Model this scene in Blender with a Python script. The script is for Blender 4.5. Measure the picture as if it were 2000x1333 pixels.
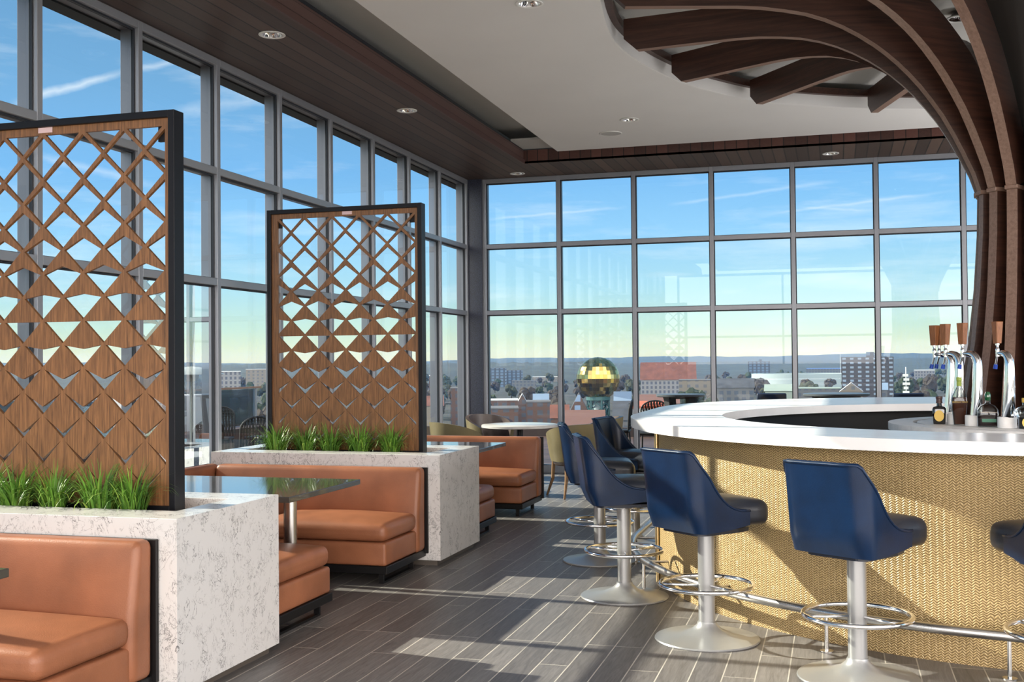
import bpy, bmesh, math, random
from mathutils import Vector, Matrix, geometry
random.seed(7)
PI = math.pi
scn = bpy.context.scene
for o in list(bpy.data.objects): bpy.data.objects.remove(o)
COL = scn.collection
R = math.radians

# ------------------------------------------------------------------ camera
FPX = 2178.63; YAW = 0.282589; PIT = 0.0187651; ROL = -0.0091774; EYE = 1.55
_f = Vector((-math.sin(YAW)*math.cos(PIT), math.cos(YAW)*math.cos(PIT), math.sin(PIT)))
_r = Vector((math.cos(YAW), math.sin(YAW), 0)); _u = _r.cross(_f)
CR = _r*math.cos(ROL) + _u*math.sin(ROL); CU = -_r*math.sin(ROL) + _u*math.cos(ROL); CF = _f
cd = bpy.data.cameras.new('camera'); cam = bpy.data.objects.new('camera', cd); COL.objects.link(cam)
cam.matrix_world = Matrix(((CR.x, CU.x, -CF.x, 0), (CR.y, CU.y, -CF.y, 0), (CR.z, CU.z, -CF.z, EYE), (0, 0, 0, 1)))
cd.sensor_width = 36; cd.lens = FPX/2000*36; cd.clip_start = .05; cd.clip_end = 20000
scn.camera = cam
def ray(px, py): return CR*((px-1000)/FPX) - CU*((py-666.5)/FPX) + CF
def at_dist(px, py, d):            # point seen at a pixel, at ground distance d
    v = ray(px, py); k = d/math.hypot(v.x, v.y); return Vector((v.x*k, v.y*k, EYE+v.z*k))

# ------------------------------------------------------------------ colour management, sky, sun
scn.view_settings.view_transform = 'Standard'; scn.view_settings.look = 'None'
scn.view_settings.gamma = 1; scn.view_settings.exposure = 0.08; scn.view_settings.use_curve_mapping = False
try:
    scn.cycles.use_denoising = True
    scn.cycles.max_bounces = 10; scn.cycles.transparent_max_bounces = 16; scn.cycles.diffuse_bounces = 5
    scn.cycles.caustics_reflective = False; scn.cycles.caustics_refractive = False
    scn.cycles.sample_clamp_indirect = 6
except Exception: pass
def s2l(c):
    return tuple(((v/255)/12.92 if v/255 <= .04045 else ((v/255+.055)/1.055)**2.4) for v in c) + (1,)

HAZE = .00014
SKY_STRENGTH = 3.0
SUN_STRENGTH = 27.0
SKY_FILL = 3.1          # added brightening of the unseen sky behind the viewer, fills the interior
w = bpy.data.worlds.new('sky'); scn.world = w; w.use_nodes = True
nt = w.node_tree; N = nt.nodes; L = nt.links
for n in list(N): N.remove(n)
def nd(nt, t, **k):
    n = nt.nodes.new(t)
    for a, b in k.items(): setattr(n, a, b)
    return n
def vmath(nt, op, a, b=None):
    n = nd(nt, 'ShaderNodeVectorMath', operation=op)
    for i, v in enumerate((a, b)):
        if v is None: continue
        if isinstance(v, (tuple, list, Vector)): n.inputs[i].default_value = tuple(v)
        else: nt.links.new(v, n.inputs[i])
    return n
def fmath(nt, op, a, b=None, c=None, clamp=False):
    n = nd(nt, 'ShaderNodeMath', operation=op); n.use_clamp = clamp
    for i, v in enumerate((a, b, c)):
        if v is None: continue
        if isinstance(v, (int, float)): n.inputs[i].default_value = v
        else: nt.links.new(v, n.inputs[i])
    return n.outputs[0]
def ramp(nt, fac, stops, interp='LINEAR'):
    n = nd(nt, 'ShaderNodeValToRGB'); cr = n.color_ramp; cr.interpolation = interp
    while len(cr.elements) < len(stops): cr.elements.new(.5)
    for e, (p, c) in zip(cr.elements, stops): e.position = p; e.color = c if len(c) == 4 else tuple(c)+(1,)
    nt.links.new(fac, n.inputs[0]); return n.outputs[0]
tc = nd(nt, 'ShaderNodeTexCoord'); DIR = vmath(nt, 'NORMALIZE', tc.outputs['Generated']).outputs[0]
sep = nd(nt, 'ShaderNodeSeparateXYZ'); L.new(DIR, sep.inputs[0])
sky = ramp(nt, sep.outputs['Z'], [(0.0, s2l((228, 220, 168))), (.012, s2l((220, 224, 180))), (.03, s2l((198, 222, 202))), (.065, s2l((172, 214, 228))),
      (.115, s2l((146, 199, 238))), (.165, s2l((122, 181, 232))), (.24, s2l((114, 166, 210))), (.34, s2l((102, 149, 192))), (.5, s2l((86, 128, 174))), (1.0, s2l((70, 115, 170)))])
# thin high cloud streaks
mp = nd(nt, 'ShaderNodeMapping'); mp.inputs['Scale'].default_value = (2.2, 2.2, 16); mp.inputs['Rotation'].default_value = (.12, -.1, 0); L.new(DIR, mp.inputs[0])
nz = nd(nt, 'ShaderNodeTexNoise'); nz.inputs['Scale'].default_value = 2.2; nz.inputs['Detail'].default_value = 7; nz.inputs['Roughness'].default_value = .62; L.new(mp.outputs[0], nz.inputs[0])
cir = ramp(nt, nz.outputs[0], [(.52, (0, 0, 0)), (.78, (.35, .35, .35))])
def contrail(p0, p1, wid, amp):
    a = ray(*p0).normalized(); b = ray(*p1).normalized(); n = a.cross(b).normalized()
    wob = nd(nt, 'ShaderNodeTexNoise'); wob.inputs['Scale'].default_value = 60; wob.inputs['Detail'].default_value = 4; L.new(DIR, wob.inputs[0])
    d = vmath(nt, 'DOT_PRODUCT', DIR, n).outputs['Value']
    d = fmath(nt, 'ADD', d, fmath(nt, 'MULTIPLY', fmath(nt, 'SUBTRACT', wob.outputs[0], .5), wid*1.6))
    m = fmath(nt, 'SUBTRACT', 1, fmath(nt, 'DIVIDE', fmath(nt, 'ABSOLUTE', d), wid), clamp=True)
    t = (b-a); tl = t.length; t.normalize()
    s = fmath(nt, 'SUBTRACT', vmath(nt, 'DOT_PRODUCT', DIR, t).outputs['Value'], a.dot(t))
    s = fmath(nt, 'DIVIDE', s, tl)
    e = fmath(nt, 'MULTIPLY', fmath(nt, 'MULTIPLY', s, 6, clamp=True), fmath(nt, 'MULTIPLY', fmath(nt, 'SUBTRACT', 1, s), 3, clamp=True))
    front = fmath(nt, 'GREATER_THAN', vmath(nt, 'DOT_PRODUCT', DIR, a).outputs['Value'], 0)
    return fmath(nt, 'MULTIPLY', fmath(nt, 'MULTIPLY', fmath(nt, 'MULTIPLY', m, e), front), amp)
tot = fmath(nt, 'ADD', cir, contrail((20, 205), (262, 134), .0045, .5))
for c in (((255, 140), (365, 112), .004, .28), ((330, 222), (560, 186), .008, .22), ((60, 300), (330, 372), .005, .25),
          ((940, 430), (1230, 405), .0018, .22), ((1300, 402), (1640, 352), .002, .2), ((1480, 420), (1880, 372), .0018, .2), ((1560, 405), (1720, 412), .0016, .16)):
    tot = fmath(nt, 'ADD', tot, contrail(*c))
mx = nd(nt, 'ShaderNodeMix', data_type='RGBA'); mx.inputs[7].default_value = (1, 1, 1, 1); L.new(fmath(nt, 'MINIMUM', tot, 1), mx.inputs[0]); L.new(sky, mx.inputs[6])
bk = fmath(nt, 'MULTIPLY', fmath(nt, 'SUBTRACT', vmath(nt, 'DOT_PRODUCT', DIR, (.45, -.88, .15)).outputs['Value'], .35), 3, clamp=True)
bg = nd(nt, 'ShaderNodeBackground'); L.new(fmath(nt, 'MULTIPLY', SKY_STRENGTH, fmath(nt, 'MULTIPLY_ADD', bk, SKY_FILL-1, 1)), bg.inputs[1]); mb = nd(nt, 'ShaderNodeMix', data_type='RGBA'); mb.inputs[7].default_value = (1, .92, .86, 1); L.new(bk, mb.inputs[0]); L.new(mx.outputs[2], mb.inputs[6]); L.new(mb.outputs[2], bg.inputs[0])
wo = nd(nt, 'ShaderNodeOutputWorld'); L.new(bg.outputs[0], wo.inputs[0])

SUN_EL = R(29.4); SUN_AZ = R(176)
sd = bpy.data.lights.new('sun', 'SUN'); sd.energy = SUN_STRENGTH; sd.angle = R(.6); sd.color = (1, .90, .74)
so = bpy.data.objects.new('sun', sd); COL.objects.link(so)
tosun = Vector((math.cos(SUN_AZ)*math.cos(SUN_EL), math.sin(SUN_AZ)*math.cos(SUN_EL), math.sin(SUN_EL)))
so.rotation_euler = tosun.to_track_quat('Z', 'Y').to_euler(); so.location = (-30, 2, 20)

# added fill lights out of view, aimed up to brighten the ceiling
for n_, (x, y, z), sz, pw in (('ceiling_fill_bar', (4.2, 12.3, 1.2), 2.6, 170), ('ceiling_fill_lounge', (4.2, 2.5, 1.2), 3.0, 200), ('ceiling_fill_entry', (-1.0, -1.8, 1.0), 2.2, 120)):
    ld = bpy.data.lights.new(n_, 'AREA'); ld.energy = pw; ld.size = sz; ld.color = (1, .96, .91); lo_ = bpy.data.objects.new(n_, ld); COL.objects.link(lo_); lo_.location = (x, y, z); lo_.rotation_euler = (PI, 0, 0)

# ------------------------------------------------------------------ materials
MATS = {}
def mat(name, col, rough=.5, metal=0, coat=0, bump=None, var=None, spec=.5, sheen=0, coord='Object'):
    """col linear rgb; bump=(scale,strength,detail[,stretch]); var=(scale,amount[,stretch])"""
    if name in MATS: return MATS[name]
    m = bpy.data.materials.new(name); m.use_nodes = True; t = m.node_tree; b = t.nodes['Principled BSDF']
    b.inputs['Base Color'].default_value = tuple(col)+(1,); b.inputs['Roughness'].default_value = rough; b.inputs['Metallic'].default_value = metal
    b.inputs['Coat Weight'].default_value = coat; b.inputs['Specular IOR Level'].default_value = spec
    c = nd(t, 'ShaderNodeTexCoord')
    def noise(scale, detail, stretch):
        mp = nd(t, 'ShaderNodeMapping'); mp.inputs['Scale'].default_value = stretch; t.links.new(c.outputs[coord], mp.inputs[0])
        n = nd(t, 'ShaderNodeTexNoise'); n.inputs['Scale'].default_value = scale; n.inputs['Detail'].default_value = detail; t.links.new(mp.outputs[0], n.inputs[0]); return n.outputs[0]
    if var:
        n = noise(var[0], 5, var[2] if len(var) > 2 else (1, 1, 1)); a = var[1]
        lo = tuple(v*(1-a) for v in col); hi = tuple(min(1, v*(1+a)) for v in col)
        t.links.new(ramp(t, n, [(.3, lo), (.7, hi)]), b.inputs['Base Color'])
    if bump:
        n = noise(bump[0], bump[2], bump[3] if len(bump) > 3 else (1, 1, 1))
        bp = nd(t, 'ShaderNodeBump'); bp.inputs['Strength'].default_value = bump[1]; bp.inputs['Distance'].default_value = .004
        t.links.new(n, bp.inputs['Height']); t.links.new(bp.outputs[0], b.inputs['Normal'])
    MATS[name] = m; return m
def wood(name, c0, c1, axis=2, scale=1.0, rough=.45, bump=.15, contrast=(.32, .7)):
    if name in MATS: return MATS[name]
    m = bpy.data.materials.new(name); m.use_nodes = True; t = m.node_tree; b = t.nodes['Principled BSDF']
    c = nd(t, 'ShaderNodeTexCoord'); s = [26*scale]*3; s[axis] = 1.3*scale
    mp = nd(t, 'ShaderNodeMapping'); mp.inputs['Scale'].default_value = s; t.links.new(c.outputs['Object'], mp.inputs[0])
    n = nd(t, 'ShaderNodeTexNoise'); n.inputs['Scale'].default_value = 2.2; n.inputs['Detail'].default_value = 8; n.inputs['Roughness'].default_value = .65; n.inputs['Distortion'].default_value = .6
    t.links.new(mp.outputs[0], n.inputs[0])
    t.links.new(ramp(t, n.outputs[0], [(contrast[0], c0), (contrast[1], c1)]), b.inputs['Base Color']); b.inputs['Roughness'].default_value = rough
    bp = nd(t, 'ShaderNodeBump'); bp.inputs['Strength'].default_value = bump; bp.inputs['Distance'].default_value = .002
    t.links.new(n.outputs[0], bp.inputs['Height']); t.links.new(bp.outputs[0], b.inputs['Normal'])
    MATS[name] = m; return m

LEATHER = mat('tan_leather', (.285, .108, .052), .40, bump=(180, .25, 3), var=(3.5, .22), spec=.4)
NAVY = mat('navy_leather', (.0010, .0135, .047), .36, bump=(160, .12, 3), var=(6, .25), spec=.34, coat=.05)
NAVYSEAT = mat('dark_navy_leather', (.012, .017, .030), .36, bump=(160, .12, 3), var=(6, .2), spec=.45, coat=.05)
OLIVE = mat('olive_leather', (.17, .14, .072), .4, bump=(120, .2, 3), var=(4, .2))
BROWNL = mat('brown_leather', (.085, .06, .052), .36, bump=(120, .2, 3), var=(4, .25))
BLACK = mat('black_metal', (.006, .006, .009), .42, spec=.25)
BLACKPANEL = mat('black_panel', (.007, .0065, .007), .4, spec=.3)
CHROME = mat('chrome', (.83, .83, .85), .07, 1)
STEEL = mat('brushed_steel', (.60, .585, .57), .27, 1, bump=(40, .05, 2, (1, 1, .05)))
SATIN = mat('satin_painted_steel', (.36, .365, .37), .30, .5)
BRASS = mat('brass', (.62, .46, .24), .3, 1)
ALU = mat('grey_aluminium', (.29, .305, .34), .38, .25)
ALUDARK = mat('dark_gasket', (.012, .016, .024), .5)
WALNUT = wood('walnut_panel', (.095, .042, .016), (.33, .152, .058), 2, 1.6, .42, .1)
RIBWOOD = wood('dark_walnut_rib', (.022, .009, .006), (.075, .031, .020), 0, .7, .4, .08)
RIBEDGE = wood('rib_edge_wood', (.18, .105, .075), (.30, .19, .145), 0, .7, .45, .08)
TAPWOOD = wood('tap_handle_wood', (.15, .050, .017), (.38, .15, .055), 2, 3, .45)
LEGWOOD = wood('oak_leg', (.16, .085, .035), (.33, .19, .09), 2, 2, .4)
WHITETOP = mat('white_solid_surface', (.90, .89, .89), .25, var=(5, .03), spec=.5)
PUCK = mat('white_stone', (.88, .865, .85), .45, var=(20, .08))
TABLEGREY = mat('glossy_grey_tabletop', (.055, .053, .048), .12, coat=.6)
MARBLE = mat('pale_stone_top', (.62, .60, .57), .2, var=(6, .1))
DARKIN = mat('black_laminate', (.006, .006, .0065), .55, spec=.25)
WHITEPAINT = mat('ceiling_paint', (.72, .715, .71), .85, var=(1.2, .02))
GREYPAINT = mat('recess_paint', (.46, .455, .44), .9)
GRANITE = mat('blue_black_granite', (.03, .036, .062), .35, var=(90, .75))
LABELPINK = mat('pale_pink_sticker', (.75, .55, .56), .5)
SOILM = mat('bark_mulch', (.10, .055, .035), .95, bump=(60, 1, 5), var=(45, .8))
TOEKICK = mat('bronze_toe_kick', (.085, .07, .058), .5)

def mat_quartz():
    m = bpy.data.materials.new('veined_quartz'); m.use_nodes = True; t = m.node_tree; b = t.nodes['Principled BSDF']
    c = nd(t, 'ShaderNodeTexCoord')
    def veins(scale, w, dist, seed):
        mp = nd(t, 'ShaderNodeMapping'); mp.inputs['Location'].default_value = (seed, seed*2, seed*3); mp.inputs['Scale'].default_value = (1.25, 1.25, .8); t.links.new(c.outputs['Object'], mp.inputs[0])
        n = nd(t, 'ShaderNodeTexNoise'); n.inputs['Scale'].default_value = scale; n.inputs['Detail'].default_value = 5; n.inputs['Roughness'].default_value = .62; n.inputs['Distortion'].default_value = dist
        t.links.new(mp.outputs[0], n.inputs[0])
        d = fmath(t, 'ABSOLUTE', fmath(t, 'SUBTRACT', n.outputs[0], .5))
        v = fmath(t, 'SUBTRACT', 1, fmath(t, 'DIVIDE', d, w), clamp=True)
        k = nd(t, 'ShaderNodeTexNoise'); k.inputs['Scale'].default_value = scale*.9; k.inputs['Detail'].default_value = 2
        mp2 = nd(t, 'ShaderNodeMapping'); mp2.inputs['Location'].default_value = (seed+9, seed, -seed); t.links.new(c.outputs['Object'], mp2.inputs[0]); t.links.new(mp2.outputs[0], k.inputs[0])
        g = fmath(t, 'MULTIPLY', fmath(t, 'SUBTRACT', k.outputs[0], .47), 9, clamp=True)
        return fmath(t, 'MULTIPLY', v, g)
    v = fmath(t, 'MAXIMUM', veins(9, .016, 2.0, 1.3), fmath(t, 'MULTIPLY', veins(16, .018, 1.6, 5.1), .75))
    mxn = nd(t, 'ShaderNodeMix', data_type='RGBA'); mxn.inputs[6].default_value = (.64, .625, .615, 1); mxn.inputs[7].default_value = (.055, .052, .055, 1)
    t.links.new(fmath(t, 'MULTIPLY', v, 1.0), mxn.inputs[0]); t.links.new(mxn.outputs[2], b.inputs['Base Color'])
    b.inputs['Roughness'].default_value = .22
    return m
QUARTZ = mat_quartz()

def mat_floor():
    m = bpy.data.materials.new('grey_plank_tile'); m.use_nodes = True; t = m.node_tree; b = t.nodes['Principled BSDF']
    c = nd(t, 'ShaderNodeTexCoord'); s = nd(t, 'ShaderNodeSeparateXYZ'); t.links.new(c.outputs['Object'], s.inputs[0])
    cb = nd(t, 'ShaderNodeCombineXYZ'); t.links.new(s.outputs['Y'], cb.inputs[0]); t.links.new(fmath(t, 'ADD', s.outputs['X'], 1.02+.155*60), cb.inputs[1])
    br = nd(t, 'ShaderNodeTexBrick'); br.offset = .37; br.offset_frequency = 3; br.squash = 1
    br.inputs['Scale'].default_value = 1; br.inputs['Brick Width'].default_value = 1.2; br.inputs['Row Height'].default_value = .155
    br.inputs['Mortar Size'].default_value = .0032; br.inputs['Mortar Smooth'].default_value = .1; br.inputs['Bias'].default_value = 0
    br.inputs['Color1'].default_value = (.128, .119, .117, 1); br.inputs['Color2'].default_value = (.200, .188, .183, 1); br.inputs['Mortar'].default_value = (.50, .47, .42, 1)
    t.links.new(cb.outputs[0], br.inputs[0])
    mp = nd(t, 'ShaderNodeMapping'); mp.inputs['Scale'].default_value = (34, 2.2, 1); t.links.new(c.outputs['Object'], mp.inputs[0])
    # each plank shifts its own grain
    n = nd(t, 'ShaderNodeTexNoise'); n.inputs['Scale'].default_value = 1.6; n.inputs['Detail'].default_value = 7; n.inputs['Roughness'].default_value = .6; n.inputs['Distortion'].default_value = 1.4
    ofs = vmath(t, 'ADD', mp.outputs[0], vmath(t, 'SCALE', br.outputs['Color']).outputs[0]); ofs.inputs[1].default_value = (0, 0, 0)
    sc = vmath(t, 'MULTIPLY', br.outputs['Color'], (60, 60, 60)); t.links.new(sc.outputs[0], ofs.inputs[1])
    t.links.new(ofs.outputs[0], n.inputs[0])
    g = ramp(t, n.outputs[0], [(.28, (.62, .62, .62)), (.72, (1.25, 1.25, 1.25))])
    ml = nd(t, 'ShaderNodeMix', data_type='RGBA', blend_type='MULTIPLY'); ml.inputs[0].default_value = 1; t.links.new(br.outputs['Color'], ml.inputs[6]); t.links.new(g, ml.inputs[7])
    t.links.new(ml.outputs[2], b.inputs['Base Color'])
    b.inputs['Roughness'].default_value = .42; b.inputs['Specular IOR Level'].default_value = .45
    bp = nd(t, 'ShaderNodeBump'); bp.inputs['Strength'].default_value = .12; bp.inputs['Distance'].default_value = .002; t.links.new(n.outputs[0], bp.inputs['Height']); t.links.new(bp.outputs[0], b.inputs['Normal'])
    return m
FLOORM = mat_floor()

def mat_weave():
    m = bpy.data.materials.new('gold_woven_panel'); m.use_nodes = True; t = m.node_tree; b = t.nodes['Principled BSDF']
    uv = nd(t, 'ShaderNodeUVMap'); s = nd(t, 'ShaderNodeSeparateXYZ'); t.links.new(uv.outputs[0], s.inputs[0])
    U, V = s.outputs[0], s.outputs[1]
    wob = nd(t, 'ShaderNodeTexNoise'); wob.inputs['Scale'].default_value = 14; wob.inputs['Detail'].default_value = 3; t.links.new(uv.outputs[0], wob.inputs[0])
    wv = fmath(t, 'MULTIPLY', fmath(t, 'SUBTRACT', wob.outputs[0], .5), .028)
    f = fmath(t, 'FRACT', fmath(t, 'DIVIDE', fmath(t, 'ADD', U, fmath(t, 'MULTIPLY', wv, .3)), .034))
    tri = fmath(t, 'ABSOLUTE', fmath(t, 'SUBTRACT', f, .5))          # 0 at the middle, .5 at the column edge
    ph = fmath(t, 'DIVIDE', fmath(t, 'SUBTRACT', fmath(t, 'ADD', V, wv), fmath(t, 'MULTIPLY', tri, .026)), .0135)
    st = fmath(t, 'MULTIPLY_ADD', fmath(t, 'SINE', fmath(t, 'MULTIPLY', ph, 2*PI)), .5, .5)
    edge = fmath(t, 'MULTIPLY', fmath(t, 'SUBTRACT', .5, fmath(t, 'ABSOLUTE', fmath(t, 'SUBTRACT', tri, .25))), 2)
    hgt = fmath(t, 'MULTIPLY', st, edge)
    nz = nd(t, 'ShaderNodeTexNoise'); nz.inputs['Scale'].default_value = 34; nz.inputs['Detail'].default_value = 4
    mp = nd(t, 'ShaderNodeMapping'); mp.inputs['Scale'].default_value = (1, 2.4, 1); t.links.new(uv.outputs[0], mp.inputs[0]); t.links.new(mp.outputs[0], nz.inputs[0])
    h2 = fmath(t, 'ADD', hgt, fmath(t, 'MULTIPLY', nz.outputs[0], .5))
    t.links.new(ramp(t, h2, [(.3, (.20, .128, .050)), (.75, (.45, .315, .140)), (1.15, (.58, .43, .21))]), b.inputs['Base Color'])
    b.inputs['Roughness'].default_value = .42; b.inputs['Metallic'].default_value = .15
    bp = nd(t, 'ShaderNodeBump'); bp.inputs['Strength'].default_value = .6; bp.inputs['Distance'].default_value = .005; t.links.new(h2, bp.inputs['Height']); t.links.new(bp.outputs[0], b.inputs['Normal'])
    return m
WEAVE = mat_weave()

def mat_boards(name, c0, c1, axis, width, gap=.035):
    """boards side by side along an axis (0 x, 1 y, 2 z); each board has its own shade"""
    m = bpy.data.materials.new(name); m.use_nodes = True; t = m.node_tree; b = t.nodes['Principled BSDF']
    c = nd(t, 'ShaderNodeTexCoord'); s = nd(t, 'ShaderNodeSeparateXYZ'); t.links.new(c.outputs['Object'], s.inputs[0])
    q = fmath(t, 'DIVIDE', fmath(t, 'ADD', s.outputs[axis], 50), width); fl = fmath(t, 'FLOOR', q); fr = fmath(t, 'FRACT', q)
    wn = nd(t, 'ShaderNodeTexWhiteNoise', noise_dimensions='1D'); t.links.new(fl, wn.inputs['W'])
    st = [20, 20, 20]; st[1 if axis != 1 else 2] = 1.2
    mp = nd(t, 'ShaderNodeMapping'); mp.inputs['Scale'].default_value = st; t.links.new(c.outputs['Object'], mp.inputs[0])
    n = nd(t, 'ShaderNodeTexNoise'); n.inputs['Scale'].default_value = 2; n.inputs['Detail'].default_value = 6; t.links.new(mp.outputs[0], n.inputs[0])
    k = fmath(t, 'ADD', fmath(t, 'MULTIPLY', wn.outputs['Value'], .65), fmath(t, 'MULTIPLY', n.outputs[0], .35))
    colr = ramp(t, k, [(.1, c0), (.9, c1)])
    g = fmath(t, 'MULTIPLY', fmath(t, 'GREATER_THAN', fr, gap), fmath(t, 'LESS_THAN', fr, 1-gap))
    mxn = nd(t, 'ShaderNodeMix', data_type='RGBA'); mxn.inputs[6].default_value = (.004, .003, .003, 1); t.links.new(g, mxn.inputs[0]); t.links.new(colr, mxn.inputs[7])
    t.links.new(mxn.outputs[2], b.inputs['Base Color']); b.inputs['Roughness'].default_value = .5
    bp = nd(t, 'ShaderNodeBump'); bp.inputs['Strength'].default_value = .5; bp.inputs['Distance'].default_value = .004; t.links.new(g, bp.inputs['Height']); t.links.new(bp.outputs[0], b.inputs['Normal'])
    return m
SOFFITM = mat_boards('dark_soffit_boards', (.034, .020, .015), (.115, .070, .052), 0, .142, .05)
FASCIABACK = mat_boards('fascia_short_boards', (.04, .014, .010), (.13, .05, .038), 0, .142)
FASCIALEFT = mat_boards('fascia_long_boards', (.085, .045, .04), (.13, .075, .066), 2, .0873, .02)

def mat_glass(name, tint, refl=.05):
    m = bpy.data.materials.new(name); m.use_nodes = True; t = m.node_tree
    for n in list(t.nodes): t.nodes.remove(n)
    tr = nd(t, 'ShaderNodeBsdfTransparent'); tr.inputs[0].default_value = tuple(tint)+(1,)
    gl = nd(t, 'ShaderNodeBsdfGlossy'); gl.inputs['Roughness'].default_value = .0; gl.inputs[0].default_value = (.9, .95, 1, 1)
    fr = nd(t, 'ShaderNodeFresnel'); fr.inputs[0].default_value = 1.45
    k = fmath(t, 'MULTIPLY', fr.outputs[0], refl/.034)
    mxs = nd(t, 'ShaderNodeMixShader'); t.links.new(fmath(t, 'MINIMUM', k, .9), mxs.inputs[0]); t.links.new(tr.outputs[0], mxs.inputs[1]); t.links.new(gl.outputs[0], mxs.inputs[2])
    o = nd(t, 'ShaderNodeOutputMaterial'); t.links.new(mxs.outputs[0], o.inputs[0]); return m
GLASS = mat_glass('tinted_glazing', (.345, .37, .372), .02)
RAILGLASS = mat_glass('railing_glass', (.72, .80, .86), .05)

# ------------------------------------------------------------------ mesh helpers
def new_bm(): return bmesh.new()
def link(name, me, m, parent=None):
    o = bpy.data.objects.new(name, me)
    if m is not None and len(me.materials) == 0: me.materials.append(m)
    COL.objects.link(o)
    if parent is not None: o.parent = parent
    return o
def obj(name, bm, m, parent=None, smooth=False, ang=None):
    me = bpy.data.meshes.new(name); bmesh.ops.recalc_face_normals(bm, faces=bm.faces[:]); bm.to_mesh(me); bm.free()
    if smooth:
        for p in me.polygons: p.use_smooth = True
        if ang is not None: me.set_sharp_from_angle(angle=R(ang))
    return link(name, me, m, parent)
def box(bm, lo, hi, bev=0, seg=2):
    x0, y0, z0 = lo; x1, y1, z1 = hi
    vs = [bm.verts.new(p) for p in ((x0,y0,z0),(x1,y0,z0),(x1,y1,z0),(x0,y1,z0),(x0,y0,z1),(x1,y0,z1),(x1,y1,z1),(x0,y1,z1))]
    fs = [bm.faces.new([vs[i] for i in q]) for q in ((0,3,2,1),(4,5,6,7),(0,1,5,4),(1,2,6,5),(2,3,7,6),(3,0,4,7))]
    if bev:
        es = set(e for f in fs for e in f.edges)
        bmesh.ops.bevel(bm, geom=list(es), offset=bev, segments=seg, affect='EDGES', profile=.5)
    return bm
def rbox(bm, lo, hi, r, n=10, crown=0, front=None):
    """soft upholstered block: rounded box with a crowned top"""
    c = [(a+b)/2 for a, b in zip(lo, hi)]; h = [(b-a)/2 for a, b in zip(lo, hi)]
    r = min(r, *h)
    tmp = bmesh.new(); bmesh.ops.create_cube(tmp, size=2)
    bmesh.ops.subdivide_edges(tmp, edges=tmp.edges[:], cuts=n, use_grid_fill=True)
    mp = {}
    for v in tmp.verts:
        p = []
        for i in range(3):
            # cluster the grid toward the edges
            t = v.co[i]; a = abs(t)
            lin = (h[i]-r)
            q = (a/.6)*lin if a < .6 else lin + (a-.6)/.4*r
            p.append(math.copysign(q, t) if a > 1e-6 else 0)
        inner = [max(-(h[i]-r), min(h[i]-r, p[i])) for i in range(3)]
        d = Vector([p[i]-inner[i] for i in range(3)])
        if d.length > 1e-9:
            m_ = max(abs(x) for x in d); d = d.normalized()*m_
        q = Vector(inner)+d
        u = 1-min(1, abs(q.x)/h[0])**2.2; w_ = 1-min(1, abs(q.y)/h[1])**2.2
        if q.z > 0: q.z += crown*u*w_*(q.z/h[2])
        mp[v.index] = bm.verts.new((q.x+c[0], q.y+c[1], q.z+c[2]))
    tmp.verts.index_update()
    for f in tmp.faces: bm.faces.new([mp[v.index] for v in f.verts])
    tmp.free(); return bm
def tube(bm, pts, r, seg=10, closed=False, rads=None, caps=True):
    pts = [Vector(p) for p in pts]; n = len(pts); rings = []
    prev = None
    for i, p in enumerate(pts):
        a = pts[(i-1) % n] if (closed or i > 0) else p; b = pts[(i+1) % n] if (closed or i < n-1) else p
        t = (b-a).normalized()
        if prev is None:
            u = t.orthogonal().normalized()
            if abs(t.z) < .9: u = (Vector((0, 0, 1))-t*t.z).normalized()
        else:
            u = prev-t*prev.dot(t)
            u = u.normalized() if u.length > 1e-6 else t.orthogonal().normalized()
        prev = u; v = t.cross(u); rr = rads[i] if rads else r
        rings.append([bm.verts.new(p+(u*math.cos(2*PI*k/seg)+v*math.sin(2*PI*k/seg))*rr) for k in range(seg)])
    m = n if closed else n-1
    for i in range(m):
        A, B = rings[i], rings[(i+1) % n]
        for k in range(seg): bm.faces.new((A[k], A[(k+1) % seg], B[(k+1) % seg], B[k]))
    if not closed and caps: bm.faces.new(rings[0][::-1]); bm.faces.new(rings[-1])
    return bm
def bar(bm, a, b, wdt, hgt=None, up=(0, 0, 1)):
    """rectangular bar from a to b"""
    a, b = Vector(a), Vector(b); t = (b-a).normalized(); up = Vector(up)
    s = t.cross(up)
    if s.length < 1e-4: s = t.cross(Vector((0, 1, 0)))
    s.normalize(); u = s.cross(t); hgt = hgt or wdt
    q = [a+s*x*wdt/2+u*y*hgt/2 for x, y in ((-1,-1),(1,-1),(1,1),(-1,1))]; q2 = [p+(b-a) for p in q]
    A = [bm.verts.new(p) for p in q]; B = [bm.verts.new(p) for p in q2]
    bm.faces.new(A[::-1]); bm.faces.new(B)
    for k in range(4): bm.faces.new((A[k], A[(k+1) % 4], B[(k+1) % 4], B[k]))
    return bm
def lathe(bm, prof, seg=32, c=(0, 0, 0)):
    rings = []
    for r, z in prof:
        if r < 1e-6: rings.append([bm.verts.new((c[0], c[1], c[2]+z))])
        else: rings.append([bm.verts.new((c[0]+r*math.cos(2*PI*k/seg), c[1]+r*math.sin(2*PI*k/seg), c[2]+z)) for k in range(seg)])
    for A, B in zip(rings, rings[1:]):
        for k in range(seg):
            k2 = (k+1) % seg
            if len(A) == 1 and len(B) == 1: continue
            if len(A) == 1: bm.faces.new((A[0], B[k], B[k2]))
            elif len(B) == 1: bm.faces.new((A[k], A[k2], B[0]))
            else: bm.faces.new((A[k], A[k2], B[k2], B[k]))
    return bm
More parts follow.
